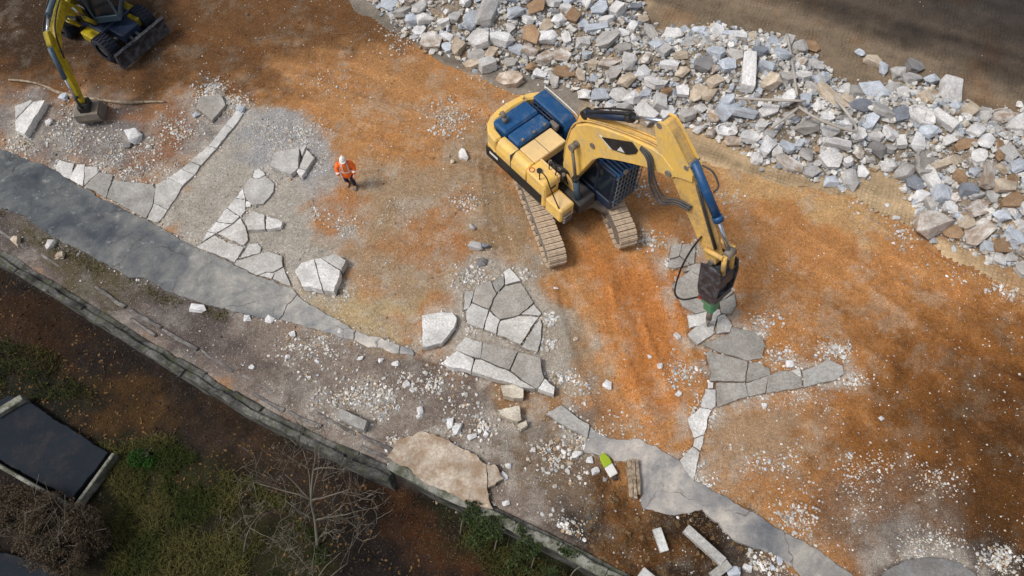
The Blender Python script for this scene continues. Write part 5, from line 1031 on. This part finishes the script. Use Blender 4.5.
# ------------------------------------------------------------------ worker
def build_worker():
    p = on_ground(352, 187); PZ = R(-168)
    Wk = thing('person', 'person in orange hi-vis jacket and white hard hat walking on the orange soil', 'person', (p.x, p.y, p.z), PZ)
    # local frame: +y is the way the person faces (turned away from camera), z up
    J = {'pelvis': (0, 0, .95), 'waist': (0, .01, 1.1), 'chest': (0, .02, 1.35), 'neck': (0, .04, 1.52), 'head': (0, .08, 1.62), 'crown': (0, .09, 1.74),
         'shl': (-.19, .02, 1.44), 'ell': (-.29, .02, 1.16), 'wrl': (-.25, .2, .98), 'hal': (-.23, .27, .93), 'shr': (.19, .02, 1.44), 'elr': (.31, -.02, 1.17), 'wrr': (.29, .14, .97), 'har': (.27, .21, .92),
         'hil': (-.1, 0, .9), 'knl': (-.12, .12, .5), 'anl': (-.12, -.02, .1), 'tol': (-.13, .18, .04), 'hir': (.1, 0, .9), 'knr': (.11, .02, .5), 'anr': (.12, -.22, .12), 'tor': (.13, -.03, .04)}
    rad = {'pelvis': .14, 'waist': .13, 'chest': .15, 'neck': .06, 'head': .095, 'crown': .08, 'shl': .07, 'shr': .07, 'ell': .045, 'elr': .045, 'wrl': .03, 'wrr': .03, 'hal': .035, 'har': .035, 'hil': .09, 'hir': .09, 'knl': .06, 'knr': .06, 'anl': .04, 'anr': .04, 'tol': .035, 'tor': .035}
    ks = list(J); ed = [('pelvis', 'waist'), ('waist', 'chest'), ('chest', 'neck'), ('neck', 'head'), ('head', 'crown'), ('chest', 'shl'), ('shl', 'ell'), ('ell', 'wrl'), ('wrl', 'hal'), ('chest', 'shr'), ('shr', 'elr'), ('elr', 'wrr'), ('wrr', 'har'),
                        ('pelvis', 'hil'), ('hil', 'knl'), ('knl', 'anl'), ('anl', 'tol'), ('pelvis', 'hir'), ('hir', 'knr'), ('knr', 'anr'), ('anr', 'tor')]
    V = [J[k] for k in ks]; Rr = [rad[k] for k in ks]; Ed = [(ks.index(a), ks.index(b)) for a, b in ed]
    for hnd, sg in (('hal', -1), ('har', 1)):                 # five fingers rooted in each hand
        h = Vector(J[hnd])
        for f, (dx, dy, dz, l) in enumerate(((-.028, .03, -.02, .07), (-.01, .035, -.03, .085), (.01, .035, -.03, .08), (.028, .03, -.02, .065), (-.04*sg, .0, .0, .05))):
            a = h+Vector((dx, dy, dz)); m = a+Vector((dx*.2, l*.5, -l*.35)); e = m+Vector((0, l*.1, -l*.5)); b0 = len(V)
            V += [tuple(a), tuple(m), tuple(e)]; Rr += [.010, .009, .008]; Ed += [(ks.index(hnd), b0), (b0, b0+1), (b0+1, b0+2)]
    me = bpy.data.meshes.new('body'); me.from_pydata(V, Ed, []); body = bpy.data.objects.new('body', me); C.objects.link(body); body.parent = Wk
    m = body.modifiers.new('skin', 'SKIN'); m.use_smooth_shade = True
    for i, sv in enumerate(me.skin_vertices[0].data): sv.radius = (Rr[i], Rr[i]); sv.use_root = (i == 0)
    body.modifiers.new('sub', 'SUBSURF').levels = 1; me.materials.append(MAT['skin'])
    ax, ay, az = Vector((1, 0, 0)), Vector((0, 1, 0)), Vector((0, 0, 1))
    T = [(.74, .205, .165, 0), (.86, .21, .165, 0), (1.0, .195, .155, .0), (1.12, .19, .155, .01), (1.3, .215, .165, .02), (1.42, .225, .15, .02), (1.49, .17, .12, .03), (1.53, .085, .085, .04)]
    def sl(pts, rs):
        P = [Vector(q) for q in pts]; out = []
        for i, q in enumerate(P):
            d = (P[min(i+1, len(P)-1)]-P[max(i-1, 0)]).normalized(); s_ = d.cross(ay).normalized(); t_ = d.cross(s_).normalized(); out.append((q, rs[i], rs[i], s_, t_))
        return out
    b = bmn(); loft(b, [((0, y, z), rx, ry, ax, ay) for z, rx, ry, y in T], 16)
    for s_, e_, w_ in (('shl', 'ell', 'wrl'), ('shr', 'elr', 'wrr')):
        t = bmn(); a1, a2, a3 = map(Vector, (J[s_], J[e_], J[w_])); loft(t, sl([a1+Vector((-.04 if a1.x > 0 else .04, 0, .02)), a1.lerp(a2, .35), a2, a2.lerp(a3, .5), a3], [.1, .095, .082, .074, .062]), 10); merge(b, t)
    jk = obj('jacket', b, MAT['orange_cloth'], Wk)
    # reflective bands: waist ring, two braces front and back, cuffs
    def ring(z0, z1, grow=.012):
        def at_(z):
            zs = [q[0] for q in T]; return [float(np.interp(z, zs, [q[i] for q in T])) for i in (1, 2, 3)]
        t = bmn(); loft(t, [((0, at_(z)[2], z), at_(z)[0]+grow, at_(z)[1]+grow, ax, ay) for z in (z0, z1)], 16, False); return t
    obj('reflective_band', ring(1.03, 1.09), MAT['reflective'], jk)
    def brace(x, sgn):
        t = bmn(); prev = None
        for z in (1.06, 1.18, 1.3, 1.4, 1.47, 1.505):
            zs = [q[0] for q in T]; rx, ry, y = [float(np.interp(z, zs, [q[i] for q in T])) for i in (1, 2, 3)]
            cur = []
            for xx in (x-.028, x+.028):
                k = max(0, 1-(xx/rx)**2); cur.append(t.verts.new((xx, y+sgn*(ry*math.sqrt(k)+.016), z)))
            if prev: t.faces.new((prev[0], prev[1], cur[1], cur[0]))
            prev = cur
        bmesh.ops.solidify(t, geom=t.faces[:], thickness=.006); return t
    for x in (-.1, .1):
        for sg in (-1, 1): obj('reflective_brace', brace(x, sg), MAT['reflective'], jk)
    for e_, w_ in (('ell', 'wrl'), ('elr', 'wrr')):
        t = bmn(); a2, a3 = Vector(J[e_]), Vector(J[w_]); loft(t, sl([a2.lerp(a3, .55), a2.lerp(a3, .8)], [.084, .078]), 10, False); obj('reflective_cuff', t, MAT['reflective'], jk)
    bm = bmn(); box(bm, -.06, .06, -.162, -.150, 1.22, 1.32, .002); obj('back_print', bm, MAT['reflective'], jk)
    b = bmn(); loft(b, [((0, 0, z), r1, r2, ax, ay) for z, r1, r2 in ((.98, .17, .13), (.88, .19, .145), (.8, .18, .14))], 14)
    for h_, k_, a_ in (('hil', 'knl', 'anl'), ('hir', 'knr', 'anr')):
        t = bmn(); a1, a2, a3 = map(Vector, (J[h_], J[k_], J[a_])); loft(t, sl([a1, a1.lerp(a2, .5), a2, a2.lerp(a3, .5), a3], [.115, .1, .08, .07, .066]), 10); merge(b, t)
    obj('trousers', b, MAT['navy_cloth'], Wk)
    for a_, t_ in (('anl', 'tol'), ('anr', 'tor')):
        a1, a2 = Vector(J[a_]), Vector(J[t_]); t = bmn()
        loft(t, [(a1+Vector((0, 0, .06)), .06, .062, ax, ay), (a1+Vector((0, 0, -.03)), .06, .07, ax, ay)], 10); loft(t2 := bmn(), [(Vector((a1.x, a1.y-.08, .05)), .045, .045, ax, az), (Vector((a1.x, a1.y, .05)), .055, .05, ax, az), (Vector((a2.x, a2.y-.04, .045)), .055, .045, ax, az), (Vector((a2.x, a2.y+.05, .035)), .035, .03, ax, az)], 10); merge(t, t2)
        obj('boot', t, MAT['dusty_steel'], Wk)
    t = bmn(); loft(t, [((0, .085, z), r_, r_*1.15, ax, ay) for z, r_ in ((1.665, .108), (1.70, .11), (1.75, .102), (1.795, .075), (1.82, .04), (1.826, .01))], 16)
    prism(t2 := bmn(), [(.12*math.cos(a), .085+.14*math.sin(a)+(.03 if math.sin(a) > 0 else 0)) for a in [2*math.pi*k/18 for k in range(18)]], 1.66, 1.675, 'xy'); merge(t, t2)
    hat = obj('hard_hat', t, MAT['helmet'], Wk); obj('hat_ridge', box(bmn(), -.018, .018, -.02, .18, 1.8, 1.836, .01), MAT['helmet'], hat)
    return Wk
build_worker()

# ------------------------------------------------------------------ old retaining wall
def mk_oldwall():
    g = NG('old_wall'); o = g.coord('Object'); n1 = g.noise(o, 1.2, 6, .7); n2 = g.noise(o, 9, 5, .7); n3 = g.noise(o, 3.2, 6, .75)
    c = g.mix(g.ramp(n1, .38, .62), (.035, .033, .032), (.17, .165, .155)); c = g.mix(1, c, g.ramp(n2, .34, .66, (.62, .62, .62, 1), (1.35, 1.35, 1.35, 1)), 'MULTIPLY')
    c = g.mix(g.math('MULTIPLY', g.ramp(n3, .5, .62), .75), c, (.060, .075, .028))
    g.bump(g.math('ADD', n2, n3), .6, .04); MAT['old_wall'] = g.done(c, .92, 0, .15)
mk_oldwall()
mk_paint('dark_slab', (.014, .019, .028), .8, (.045, .042, .042), .8, 1.6, .5, .66, .12)
mk_paint('mossy_pale', (.28, .28, .25), .9, (.06, .065, .035), .85, 2.5, .42, .56)
mk_paint('waste_kerb', (.24, .225, .215), .9, (.09, .08, .075), .9, 3.0, .42, .56)
def resample(P, step):
    P = np.array(P); d = np.r_[0, np.cumsum(np.hypot(*np.diff(P, axis=0).T))]; n = max(1, int(d[-1]/step)); t = np.linspace(0, d[-1], n+1)
    return np.stack([np.interp(t, d, P[:, 0]), np.interp(t, d, P[:, 1])], 1)
def along(T, name, path, step, off, wd, z0, z1, mat, gap=.012, drop=(), jit=.02, bev=.02, keep=1.0, rough=0):
    """blocks laid end to end along path, off metres inside of it"""
    Q = resample(path, step); o0 = T.location
    for i, (a, b) in enumerate(zip(Q[:-1], Q[1:])):
        if i in drop or random.random() > keep: continue
        d = (b-a)/np.hypot(*(b-a)); nn = np.array([-d[1], d[0]])
        if nn[1] < 0: nn = -nn
        ja, jb = random.uniform(-jit, jit), random.uniform(-jit, jit); zt = z1+random.uniform(-jit, jit)*.8
        A = [a+d*gap+nn*(off+ja), b-d*gap+nn*(off+jb), b-d*gap+nn*(off+wd+jb*.5), a+d*gap+nn*(off+wd+ja*.5)]
        A = [(p[0]-o0.x, p[1]-o0.y) for p in A]
        bm = prism(bmn(), A, z0-o0.z, zt-o0.z, 'xy', bev)
        if rough:
            bmesh.ops.triangulate(bm, faces=bm.faces); bmesh.ops.subdivide_edges(bm, edges=[e for e in bm.edges if e.calc_length() > .3], cuts=3)
            bmesh.ops.triangulate(bm, faces=bm.faces)
            for v in bm.verts:
                q_ = Vector((v.co.x+o0.x, v.co.y+o0.y, v.co.z)); v.co += rough*(mnoise.noise_vector(q_*2.3)+.6*mnoise.noise_vector(q_*6.1))
        obj(name, bm, MAT[mat], T)
c1 = W1[3]; T1 = thing('retaining_wall', 'long mossy old wall running down from the left picture edge', 'wall', (c1[0], c1[1], LOW)); T1['kind'] = 'thing'
along(T1, 'wall_block', W1, 1.7, .05, .34, LOW-.5, .0, 'old_wall', 0, (), .01, .015, 1, .05)
along(T1, 'coping_stone', W1, 1.45, 0, .20, .0, .12, 'old_wall', .0, (), .05, .03, 1, .06)
along(T1, 'back_stone', W1[1:], 1.1, .27, .16, -.2, .05, 'old_wall', .02, (), .07, .03, .6, .05)
along(T1, 'inner_kerb', W1[1:], 1.5, .88, .10, -.2, .06, 'waste_kerb', .06, (), .06, .02, .62, .045)
along(T1, 'inner_kerb', W1[3:], 1.3, .60, .09, -.2, .08, 'waste_kerb', .06, (), .06, .02, .5, .045)
c2 = W2[3]; T2 = thing('retaining_wall', 'lower end of the old wall overgrown with ivy, running off the bottom edge', 'wall', (c2[0], c2[1], LOW)); T2['kind'] = 'thing'
along(T2, 'wall_block', W2, 1.5, .03, .36, LOW-.5, .02, 'old_wall', 0, (), .01, .015)
along(T2, 'coping_stone', W2, 1.3, 0, .28, .0, .15, 'mossy_pale', .0, (), .04, .03, 1, .05)

# leaves, ivy, grass: small faces
def leaves(name, pos, size, col, mat, up=.6):
    n = len(pos); d = RNG.normal(0, 1, (n, 3)); d[:, 2] = np.abs(d[:, 2])+up; d /= np.linalg.norm(d, axis=1)[:, None]
    t = np.cross(d, RNG.normal(0, 1, (n, 3))); t /= np.linalg.norm(t, axis=1)[:, None]; b = np.cross(d, t)
    s_ = size[:, None]; V = np.stack([pos+t*s_, pos+b*s_*.55+d*s_*.12, pos-t*s_, pos-b*s_*.55+d*s_*.12], 1).reshape(-1, 3)
    return np_mesh(name, V, np.arange(4*n).reshape(-1, 4), mat, np.repeat(col, 4, 0))
def blades(name, pos, h, col, lean=.5, wd=.012):
    n = len(pos); a = RNG.uniform(0, 2*np.pi, n); l = RNG.uniform(.1, lean, n); dx = np.stack([np.cos(a)*l, np.sin(a)*l, np.ones(n)], 1)*h[:, None]
    sx = np.stack([-np.sin(a), np.cos(a), np.zeros(n)], 1)*wd
    V = np.stack([pos-sx, pos+sx, pos+dx*.55+sx*.7, pos+dx*.55-sx*.7, pos+dx*np.array([1.7, 1.7, .95])], 1).reshape(-1, 3); k = np.arange(n)[:, None]*5
    F = np.concatenate([k+np.array([[0, 1, 2]]), k+np.array([[0, 2, 3]]), k+np.array([[3, 2, 4]])])
    return np_mesh(name, V, F, MAT['grass'], np.repeat(col, 5, 0))
IV = resample(atp([(452, 503), (475, 513), (515, 533), (560, 554), (600, 576), (640, 596)], .1), .05)
n = 7000; k = RNG.integers(0, len(IV), n); off = RNG.normal(.0, .30, n)-.24
pos = np.stack([IV[k, 0]+off*.45+RNG.normal(0, .08, n), IV[k, 1]+off*.88+RNG.normal(0, .08, n), np.zeros(n)], 1)
dd = wall_d(pos[:, 0], pos[:, 1]); keep = (fbm(pos[:, 0]*1.8, pos[:, 1]*1.8, 4, 88) > .52) & (dd > -.25); pos, dd = pos[keep], dd[keep]
pos[:, 2] = np.where(dd < .05, .2, .2-np.clip(dd, 0, .9)*1.5)+RNG.uniform(-.04, .12, len(pos)); pos[:, 2] = np.maximum(pos[:, 2], ground_z(pos[:, 0], pos[:, 1])+.05)
cl = np.array([.030, .044, .014])*RNG.uniform(.35, 1.7, (len(pos), 1))
ic = pos.mean(0); ivy = thing('ivy', 'dark green ivy hanging over the lower end of the old wall', 'plant', (ic[0], ic[1], LOW))
obj('foliage', leaves('foliage', pos-np.array([ic[0], ic[1], LOW]), RNG.uniform(.025, .065, len(pos)), cl, MAT['grass']), None, ivy)
for q in range(5):
    p = IV[int(len(IV)*(.08+.2*q))]; obj('stem', tube(bmn(), smooth_path([(p[0]-ic[0]-.25, p[1]-ic[1]-.5, .05), (p[0]-ic[0]-.1, p[1]-ic[1]-.15, 1.0), (p[0]-ic[0]+.3, p[1]-ic[1]+.05, 1.62)], 4), .02), MAT['bark'], ivy)
# grass on the low ground, weeds along the strip
def low_pts(P, n, seed, thr=.4, f=.9):
    Q = atp(P, LOW); lo, hi = Q.min(0), Q.max(0); X = RNG.uniform(lo[0], hi[0], n); Y = RNG.uniform(lo[1], hi[1], n)
    k = (sdpoly(X, Y, Q)+.5*(fbm(X*.8, Y*.8, 4, seed)-.5)*2 > 0) & (fbm(X*f, Y*f, 4, seed+3) > thr) & (wall_d(X, Y) > .25); return X[k], Y[k]
gX, gY = low_pts([(96, 448), (160, 436), (250, 480), (310, 520), (345, 590), (330, 640), (90, 640), (118, 500)], 52000, 91, .40, .8)
gX2, gY2 = low_pts([(0, 340), (60, 355), (95, 400), (40, 400), (-30, 380)], 3500, 95, .45); gX3, gY3 = low_pts([(420, 498), (500, 515), (560, 555), (600, 590), (500, 600)], 12000, 97, .42)
gX, gY = np.r_[gX, gX2, gX3], np.r_[gY, gY2, gY3]; n = len(gX)
mixn = fbm(gX*.7, gY*.7, 4, 99)[:, None]; gcl = (np.array([.030, .042, .009])*(1-sstep(.35, .65, mixn))+np.array([.095, .085, .028])*sstep(.35, .65, mixn))*RNG.uniform(.45, 1.5, (n, 1))
gs = obj('grass', blades('grass', np.stack([gX, gY, ground_z(gX, gY)-.01], 1), RNG.uniform(.06, .26, n), gcl, .9, .011), None); gs['kind'] = 'stuff'; tag(gs, 'rough olive grass on the low ground below the old wall', 'grass')
n = 2600; t = RNG.uniform(0, 1, n); ED = resample(atp([(-20, 208), (20, 216), (54, 240), (84, 255), (110, 271), (132, 281), (146, 284), (160, 293), (205, 307), (260, 320)]), .05)
k = (t*(len(ED)-1)).astype(int); X, Y = ED[k, 0]+RNG.normal(0, .12, n)-.05, ED[k, 1]+RNG.normal(0, .12, n)-.16; kk = fbm(X*1.1, Y*1.1, 4, 93) > .46; X, Y = X[kk], Y[kk]
wd = obj('weeds', blades('weeds', np.stack([X, Y, ground_z(X, Y)-.01], 1), RNG.uniform(.04, .14, len(X)), np.array([.13, .115, .05])*RNG.uniform(.4, 1.4, (len(X), 1)), .9, .012), None); wd['kind'] = 'stuff'; tag(wd, 'dry weeds along the lower edge of the concrete strip', 'weeds')
# leaf litter on the low ground
n = 16000; X = RNG.uniform(-22, 8, n); Y = RNG.uniform(1, 22, n); k = (wall_d(X, Y) > .15) & (wall_d(X, Y) < 9); X, Y = X[k], Y[k]
lc = np.where(fbm(X*.6, Y*.6, 4, 111)[:, None] > .5, np.array([[.13, .075, .03]]), np.array([[.05, .036, .026]]))*RNG.uniform(.4, 1.6, (len(X), 1))
ll = obj('fallen_leaves', leaves('fallen_leaves', np.stack([X, Y, ground_z(X, Y)+.015], 1), RNG.uniform(.025, .075, len(X)), lc, MAT['grass'], 1.2), None); ll['kind'] = 'stuff'; tag(ll, 'brown leaf litter on the low ground below the wall', 'leaf litter')

# ------------------------------------------------------------------ dark pad with kerbs, bottom left
PADZ = LOW+.22
pp = atp([(-70, 430), (8, 378), (110, 450), (72, 504), (-40, 440)], PADZ); pc = pp.mean(0)
pad = thing('concrete_pad', 'dark wet concrete pad edged by pale low kerbs in the bottom left', 'concrete pad', (pc[0], pc[1], LOW)); pad['kind'] = 'thing'
obj('pad_floor', slab_bm(atp([(-70, 428), (10, 395), (30, 403), (108, 452), (72, 500), (-40, 438)], PADZ), LOW-.6, PADZ, org=(pc[0], pc[1], LOW)), MAT['dark_slab'], pad)
def kerb_(a, b, w_=.11, h=.24, name='kerb', mat='mossy_pale'):
    A, B = Vector(at(*a, PADZ+.2)), Vector(at(*b, PADZ+.2)); d = (B-A).normalized(); nn = Vector((-d.y, d.x, 0)); k = max(1, int((B-A).length/1.1))
    for i in range(k):
        p, q = A.lerp(B, i/k)+d*.006, A.lerp(B, (i+1)/k)-d*.006
        obj(name, prism(bmn(), [(v.x-pc[0], v.y-pc[1]) for v in (p-nn*w_/2, q-nn*w_/2, q+nn*w_/2, p+nn*w_/2)], -.3, PADZ+h-.14-LOW+random.uniform(-.02, .02), 'xy', .02), MAT[mat], pad)
kerb_((112, 452), (73, 505)); kerb_((70, 507), (-40, 444)); kerb_((-8, 415), (22, 397), .24, .36, 'kerb', 'mossy_pale')
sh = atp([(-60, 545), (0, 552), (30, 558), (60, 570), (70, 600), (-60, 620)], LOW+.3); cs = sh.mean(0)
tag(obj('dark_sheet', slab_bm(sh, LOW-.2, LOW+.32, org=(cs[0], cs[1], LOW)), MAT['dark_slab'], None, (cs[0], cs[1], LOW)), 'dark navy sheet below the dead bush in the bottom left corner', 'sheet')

# ------------------------------------------------------------------ bushes and bare trees
def grow(bm, p, d, L, r, depth, rnd, spread=.6, upw=.12):
    pts = [p]; rs = [r]; q = p.copy(); dd_ = d.copy()
    for i in range(4):
        dd_ = (dd_+Vector((rnd.uniform(-1, 1), rnd.uniform(-1, 1), rnd.uniform(-.6, .8)))*.17+Vector((0, 0, upw*.3))).normalized(); q = q+dd_*L/4; pts.append(q.copy()); rs.append(max(r*(1-.16*(i+1)), .006))
    tube(bm, pts, rs, 5 if r > .012 else 3)
    if depth:
        for k in range(rnd.randint(2, 3)):
            j = rnd.randint(2, 4); ax_ = Vector((rnd.uniform(-1, 1), rnd.uniform(-1, 1), rnd.uniform(-.25, .9))).normalized()
            grow(bm, pts[j], (dd_*(1-spread)+ax_*spread).normalized(), L*rnd.uniform(.55, .85), max(rs[j]*.6, .008), depth-1, rnd, spread, upw)
def bare_tree(label, base, trunk, limbs, depth, seed, mat='bark', r0=.075):
    rnd = random.Random(seed); b = on_low(*base); T = thing('bare_tree', label, 'tree', tuple(b))
    P = [Vector(at(x, y, LOW+z))-b for x, y, z in trunk]; P = [Vector((0, 0, -.05))]+P
    obj('trunk', tube(bmn(), smooth_path(P, 4), [r0*(1-.6*i/(4*(len(P)-1))) for i in range(4*(len(P)-1)+1)], 7), MAT[mat], T)
    for (k, x, y, z) in limbs:
        s_ = P[k]; e = Vector(at(x, y, LOW+z))-b; d = e-s_; bm = bmn(); grow(bm, s_, d.normalized(), d.length*.85, r0*.5, depth, rnd); obj('branch', bm, MAT[mat], T)
    return T
def on_low(px, py):
    p = at(px, py, LOW); p.z = gz(p.x, p.y); return p
bare_tree('leafless grey tree with spreading branches on the low ground below the wall', (318, 548), [(315, 520, 1.2), (311, 500, 2.0), (313, 470, 2.6)],
          [(2, 330, 445, 3.0), (2, 250, 480, 2.4), (1, 375, 500, 2.0), (2, 306, 440, 3.2), (2, 360, 488, 2.6), (2, 280, 468, 2.8), (3, 345, 455, 3.2), (3, 318, 436, 3.6), (1, 355, 515, 2.0), (1, 270, 505, 2.0), (3, 285, 450, 3.4)], 3, 3, r0=.055)
bare_tree('low pale leafless shrub at the bottom edge below the grey tree', (315, 600), [(314, 585, .7), (312, 572, 1.2)], [(1, 345, 545, 1.8), (2, 285, 545, 1.8), (2, 320, 540, 2.0), (1, 270, 570, 1.5), (1, 355, 565, 1.6)], 4, 8, r0=.04)
bare_tree('thin pale brambles growing out of the olive grass', (245, 548), [(246, 538, .5), (250, 528, .8)], [(2, 262, 512, 1.2), (1, 225, 525, 1.1), (2, 275, 540, 1.1), (1, 240, 560, 1.0), (2, 235, 500, 1.2)], 3, 14, r0=.026)
def bush(label, base, blobs, n, col, seed, stems=6):
    b = on_low(*base); T = thing('bush', label, 'bush', tuple(b)); rnd = random.Random(seed); P = []
    for (x, y, z, r) in blobs:
        c = Vector(at(x, y, LOW+z))-b; k = int(n*r*r/sum(q[3]**2 for q in blobs)); v = RNG.normal(0, 1, (k, 3)); v /= np.linalg.norm(v, axis=1)[:, None]
        P.append(np.array(c)+v*(r*RNG.uniform(.35, 1.1, k)**.6)[:, None]*np.array([1, 1, .75]))
    P = np.vstack(P); P = P[(P[:, 2] > .05) & (fbm(P[:, 0]*2.2+seed, P[:, 1]*2.2+P[:, 2]*1.7, 3, seed) > .38)]
    obj('foliage', leaves('foliage', P, RNG.uniform(.014, .045, len(P)), np.array(col)*RNG.uniform(.45, 1.6, (len(P), 1)), MAT['grass']), None, T)
    for k in range(stems):
        x, y, z, r = blobs[k % len(blobs)]; e = Vector(at(x, y, LOW+z))-b; bm = bmn(); grow(bm, Vector((rnd.uniform(-.2, .2), rnd.uniform(-.2, .2), -.05)), (e+Vector((0, 0, .3))).normalized(), e.length, .04, 2, rnd); obj('stem', bm, MAT['bark'], T)
bush('dead brown bush with dry leaves in front of the dark pad', (58, 560), [(20, 512, .9, .75), (48, 520, 1.1, .8), (75, 530, 1.0, .75), (40, 545, 1.1, .7), (66, 555, 1.0, .6), (5, 505, .8, .6), (95, 540, .7, .45)], 30000, (.062, .045, .029), 4, 12)
bush('small bright green tuft at the right corner of the dark pad', (140, 462), [(138, 458, .15, .3), (150, 462, .12, .22)], 1800, (.018, .055, .008), 6, 3)

# ------------------------------------------------------------------ small site things
def beam_between(name, label, cat, a, b, w_, h, mat, z=.0, bev=.015, group=None, color=None, roll=0):
    A, B = Vector(at(*a, z)), Vector(at(*b, z)); c = (A+B)/2; g_ = gz(c.x, c.y); L = (B-A).length; ang = math.atan2((B-A).y, (B-A).x)
    o = obj(name, box(bmn(), -L/2, L/2, -w_/2, w_/2, 0, h, bev), MAT[mat], None, (c.x, c.y, max(z, g_)-.02), color); o.rotation_euler = (roll, random.uniform(-.03, .03), ang); return tag(o, label, cat, group)
def marker_post():
    A, B = Vector(at(602, 454, .1)), Vector(at(614, 477, .1)); d = (B-A); ang = math.atan2(d.y, d.x); L = d.length
    T = thing('marker_post', 'fallen marker board with lime green top and white lower half', 'post', (A.x, A.y, gz(A.x, A.y)), ang)
    obj('green_top', prism(bmn(), [(0, -.03), (.05, -.1), (.14, -.15), (L*.55, -.15), (L*.5, .13), (.2, .13), (.06, .08), (0, .03)], .10, .2, 'xy', .02), MAT['lime'], T)
    obj('white_shaft', prism(bmn(), [(L*.555, -.15), (L*.98, -.13), (L*.95, .14), (L*.505, .13)], .10, .2, 'xy', .02), MAT['white_paint'], T)
    obj('black_foot', prism(bmn(), [(L*.985, -.08), (L*1.15, -.06), (L*1.13, .07), (L*.955, .08)], .06, .16, 'xy', .02), MAT['black'], T)
marker_post()
def roughen(me, amp):
    bm = bmesh.new(); bm.from_mesh(me); bmesh.ops.triangulate(bm, faces=bm.faces); bmesh.ops.subdivide_edges(bm, edges=[e for e in bm.edges if e.calc_length() > .15], cuts=2); bmesh.ops.triangulate(bm, faces=bm.faces)
    for v in bm.verts: v.co += amp*(mnoise.noise_vector(v.co*3.7+Vector((5, 1, 2)))+.7*mnoise.noise_vector(v.co*11))
    bm.to_mesh(me); bm.free()
def split_post():
    A, B = Vector(at(633, 459, .3)), Vector(at(635, 496, .15)); d = B-A; ang = math.atan2(d.y, d.x); L = d.length
    T = thing('timber_post', 'split weathered timber post lying across the concrete strip edge', 'post', (A.x, A.y, gz(A.x, A.y)), ang)
    for k, (y0, y1, h, e) in enumerate(((-.17, -.06, .24, 0), (-.05, .04, .3, .05), (.05, .16, .25, -.08))):
        o = obj('timber_strip', prism(bmn(), [(0, y0), (.3, y0-.012), (L*.7, y0+.01), (L+e, y0), (L+e+.04, y1), (L*.6, y1+.012), (0, y1)], .06, h, 'xy', .012), MAT['old_wood'], T); roughen(o.data, .028)
split_post()
beam_between('concrete_post', 'short white concrete post lying alone on brown mud', 'post', (656, 529), (664, 552), .24, .2, 'concrete', .06, color=(.60, .61, .60, .95))
beam_between('concrete_beam', 'long pale concrete beam lying beside the dark pit at the bottom', 'beam', (685, 529), (722, 563), .26, .24, 'concrete', .1, color=(.46, .46, .45, .85), group='fallen concrete beams')['kind'] = 'thing'
beam_between('concrete_beam', 'short pale concrete beam crossing the end of the long beam', 'beam', (711, 577), (728, 564), .24, .22, 'concrete', .1, color=(.48, .48, .46, .85), group='fallen concrete beams')['kind'] = 'thing'
beam_between('concrete_post', 'white block end cut by the bottom picture edge on brown mud', 'block', (640, 572), (652, 582), .3, .22, 'concrete', .05, color=(.55, .56, .56, .95))
BR = [on_ground(x, y) for x, y in ((10, 81), (30, 83), (45, 87), (60, 94), (75, 97), (100, 101), (128, 104), (150, 103), (166, 103))]
c = BR[0].copy(); T = thing('fallen_branch', 'long bare branch lying on brown soil under the wheeled excavator arm', 'branch', tuple(c))
P = [p-c+Vector((0, 0, .07)) for p in BR]; obj('stem', tube(bmn(), smooth_path(P, 3), [.05+.03*math.sin(i*.7)*.3+(.02 if 6 < i < 20 else -.01) for i in range(25)], 7), MAT['old_wood'], T)
q = P[7]; obj('twig', tube(bmn(), [q, q+Vector((.1, .25, .06)), q+Vector((.05, .45, .1))], [.03, .02, .01], 5), MAT['old_wood'], T)
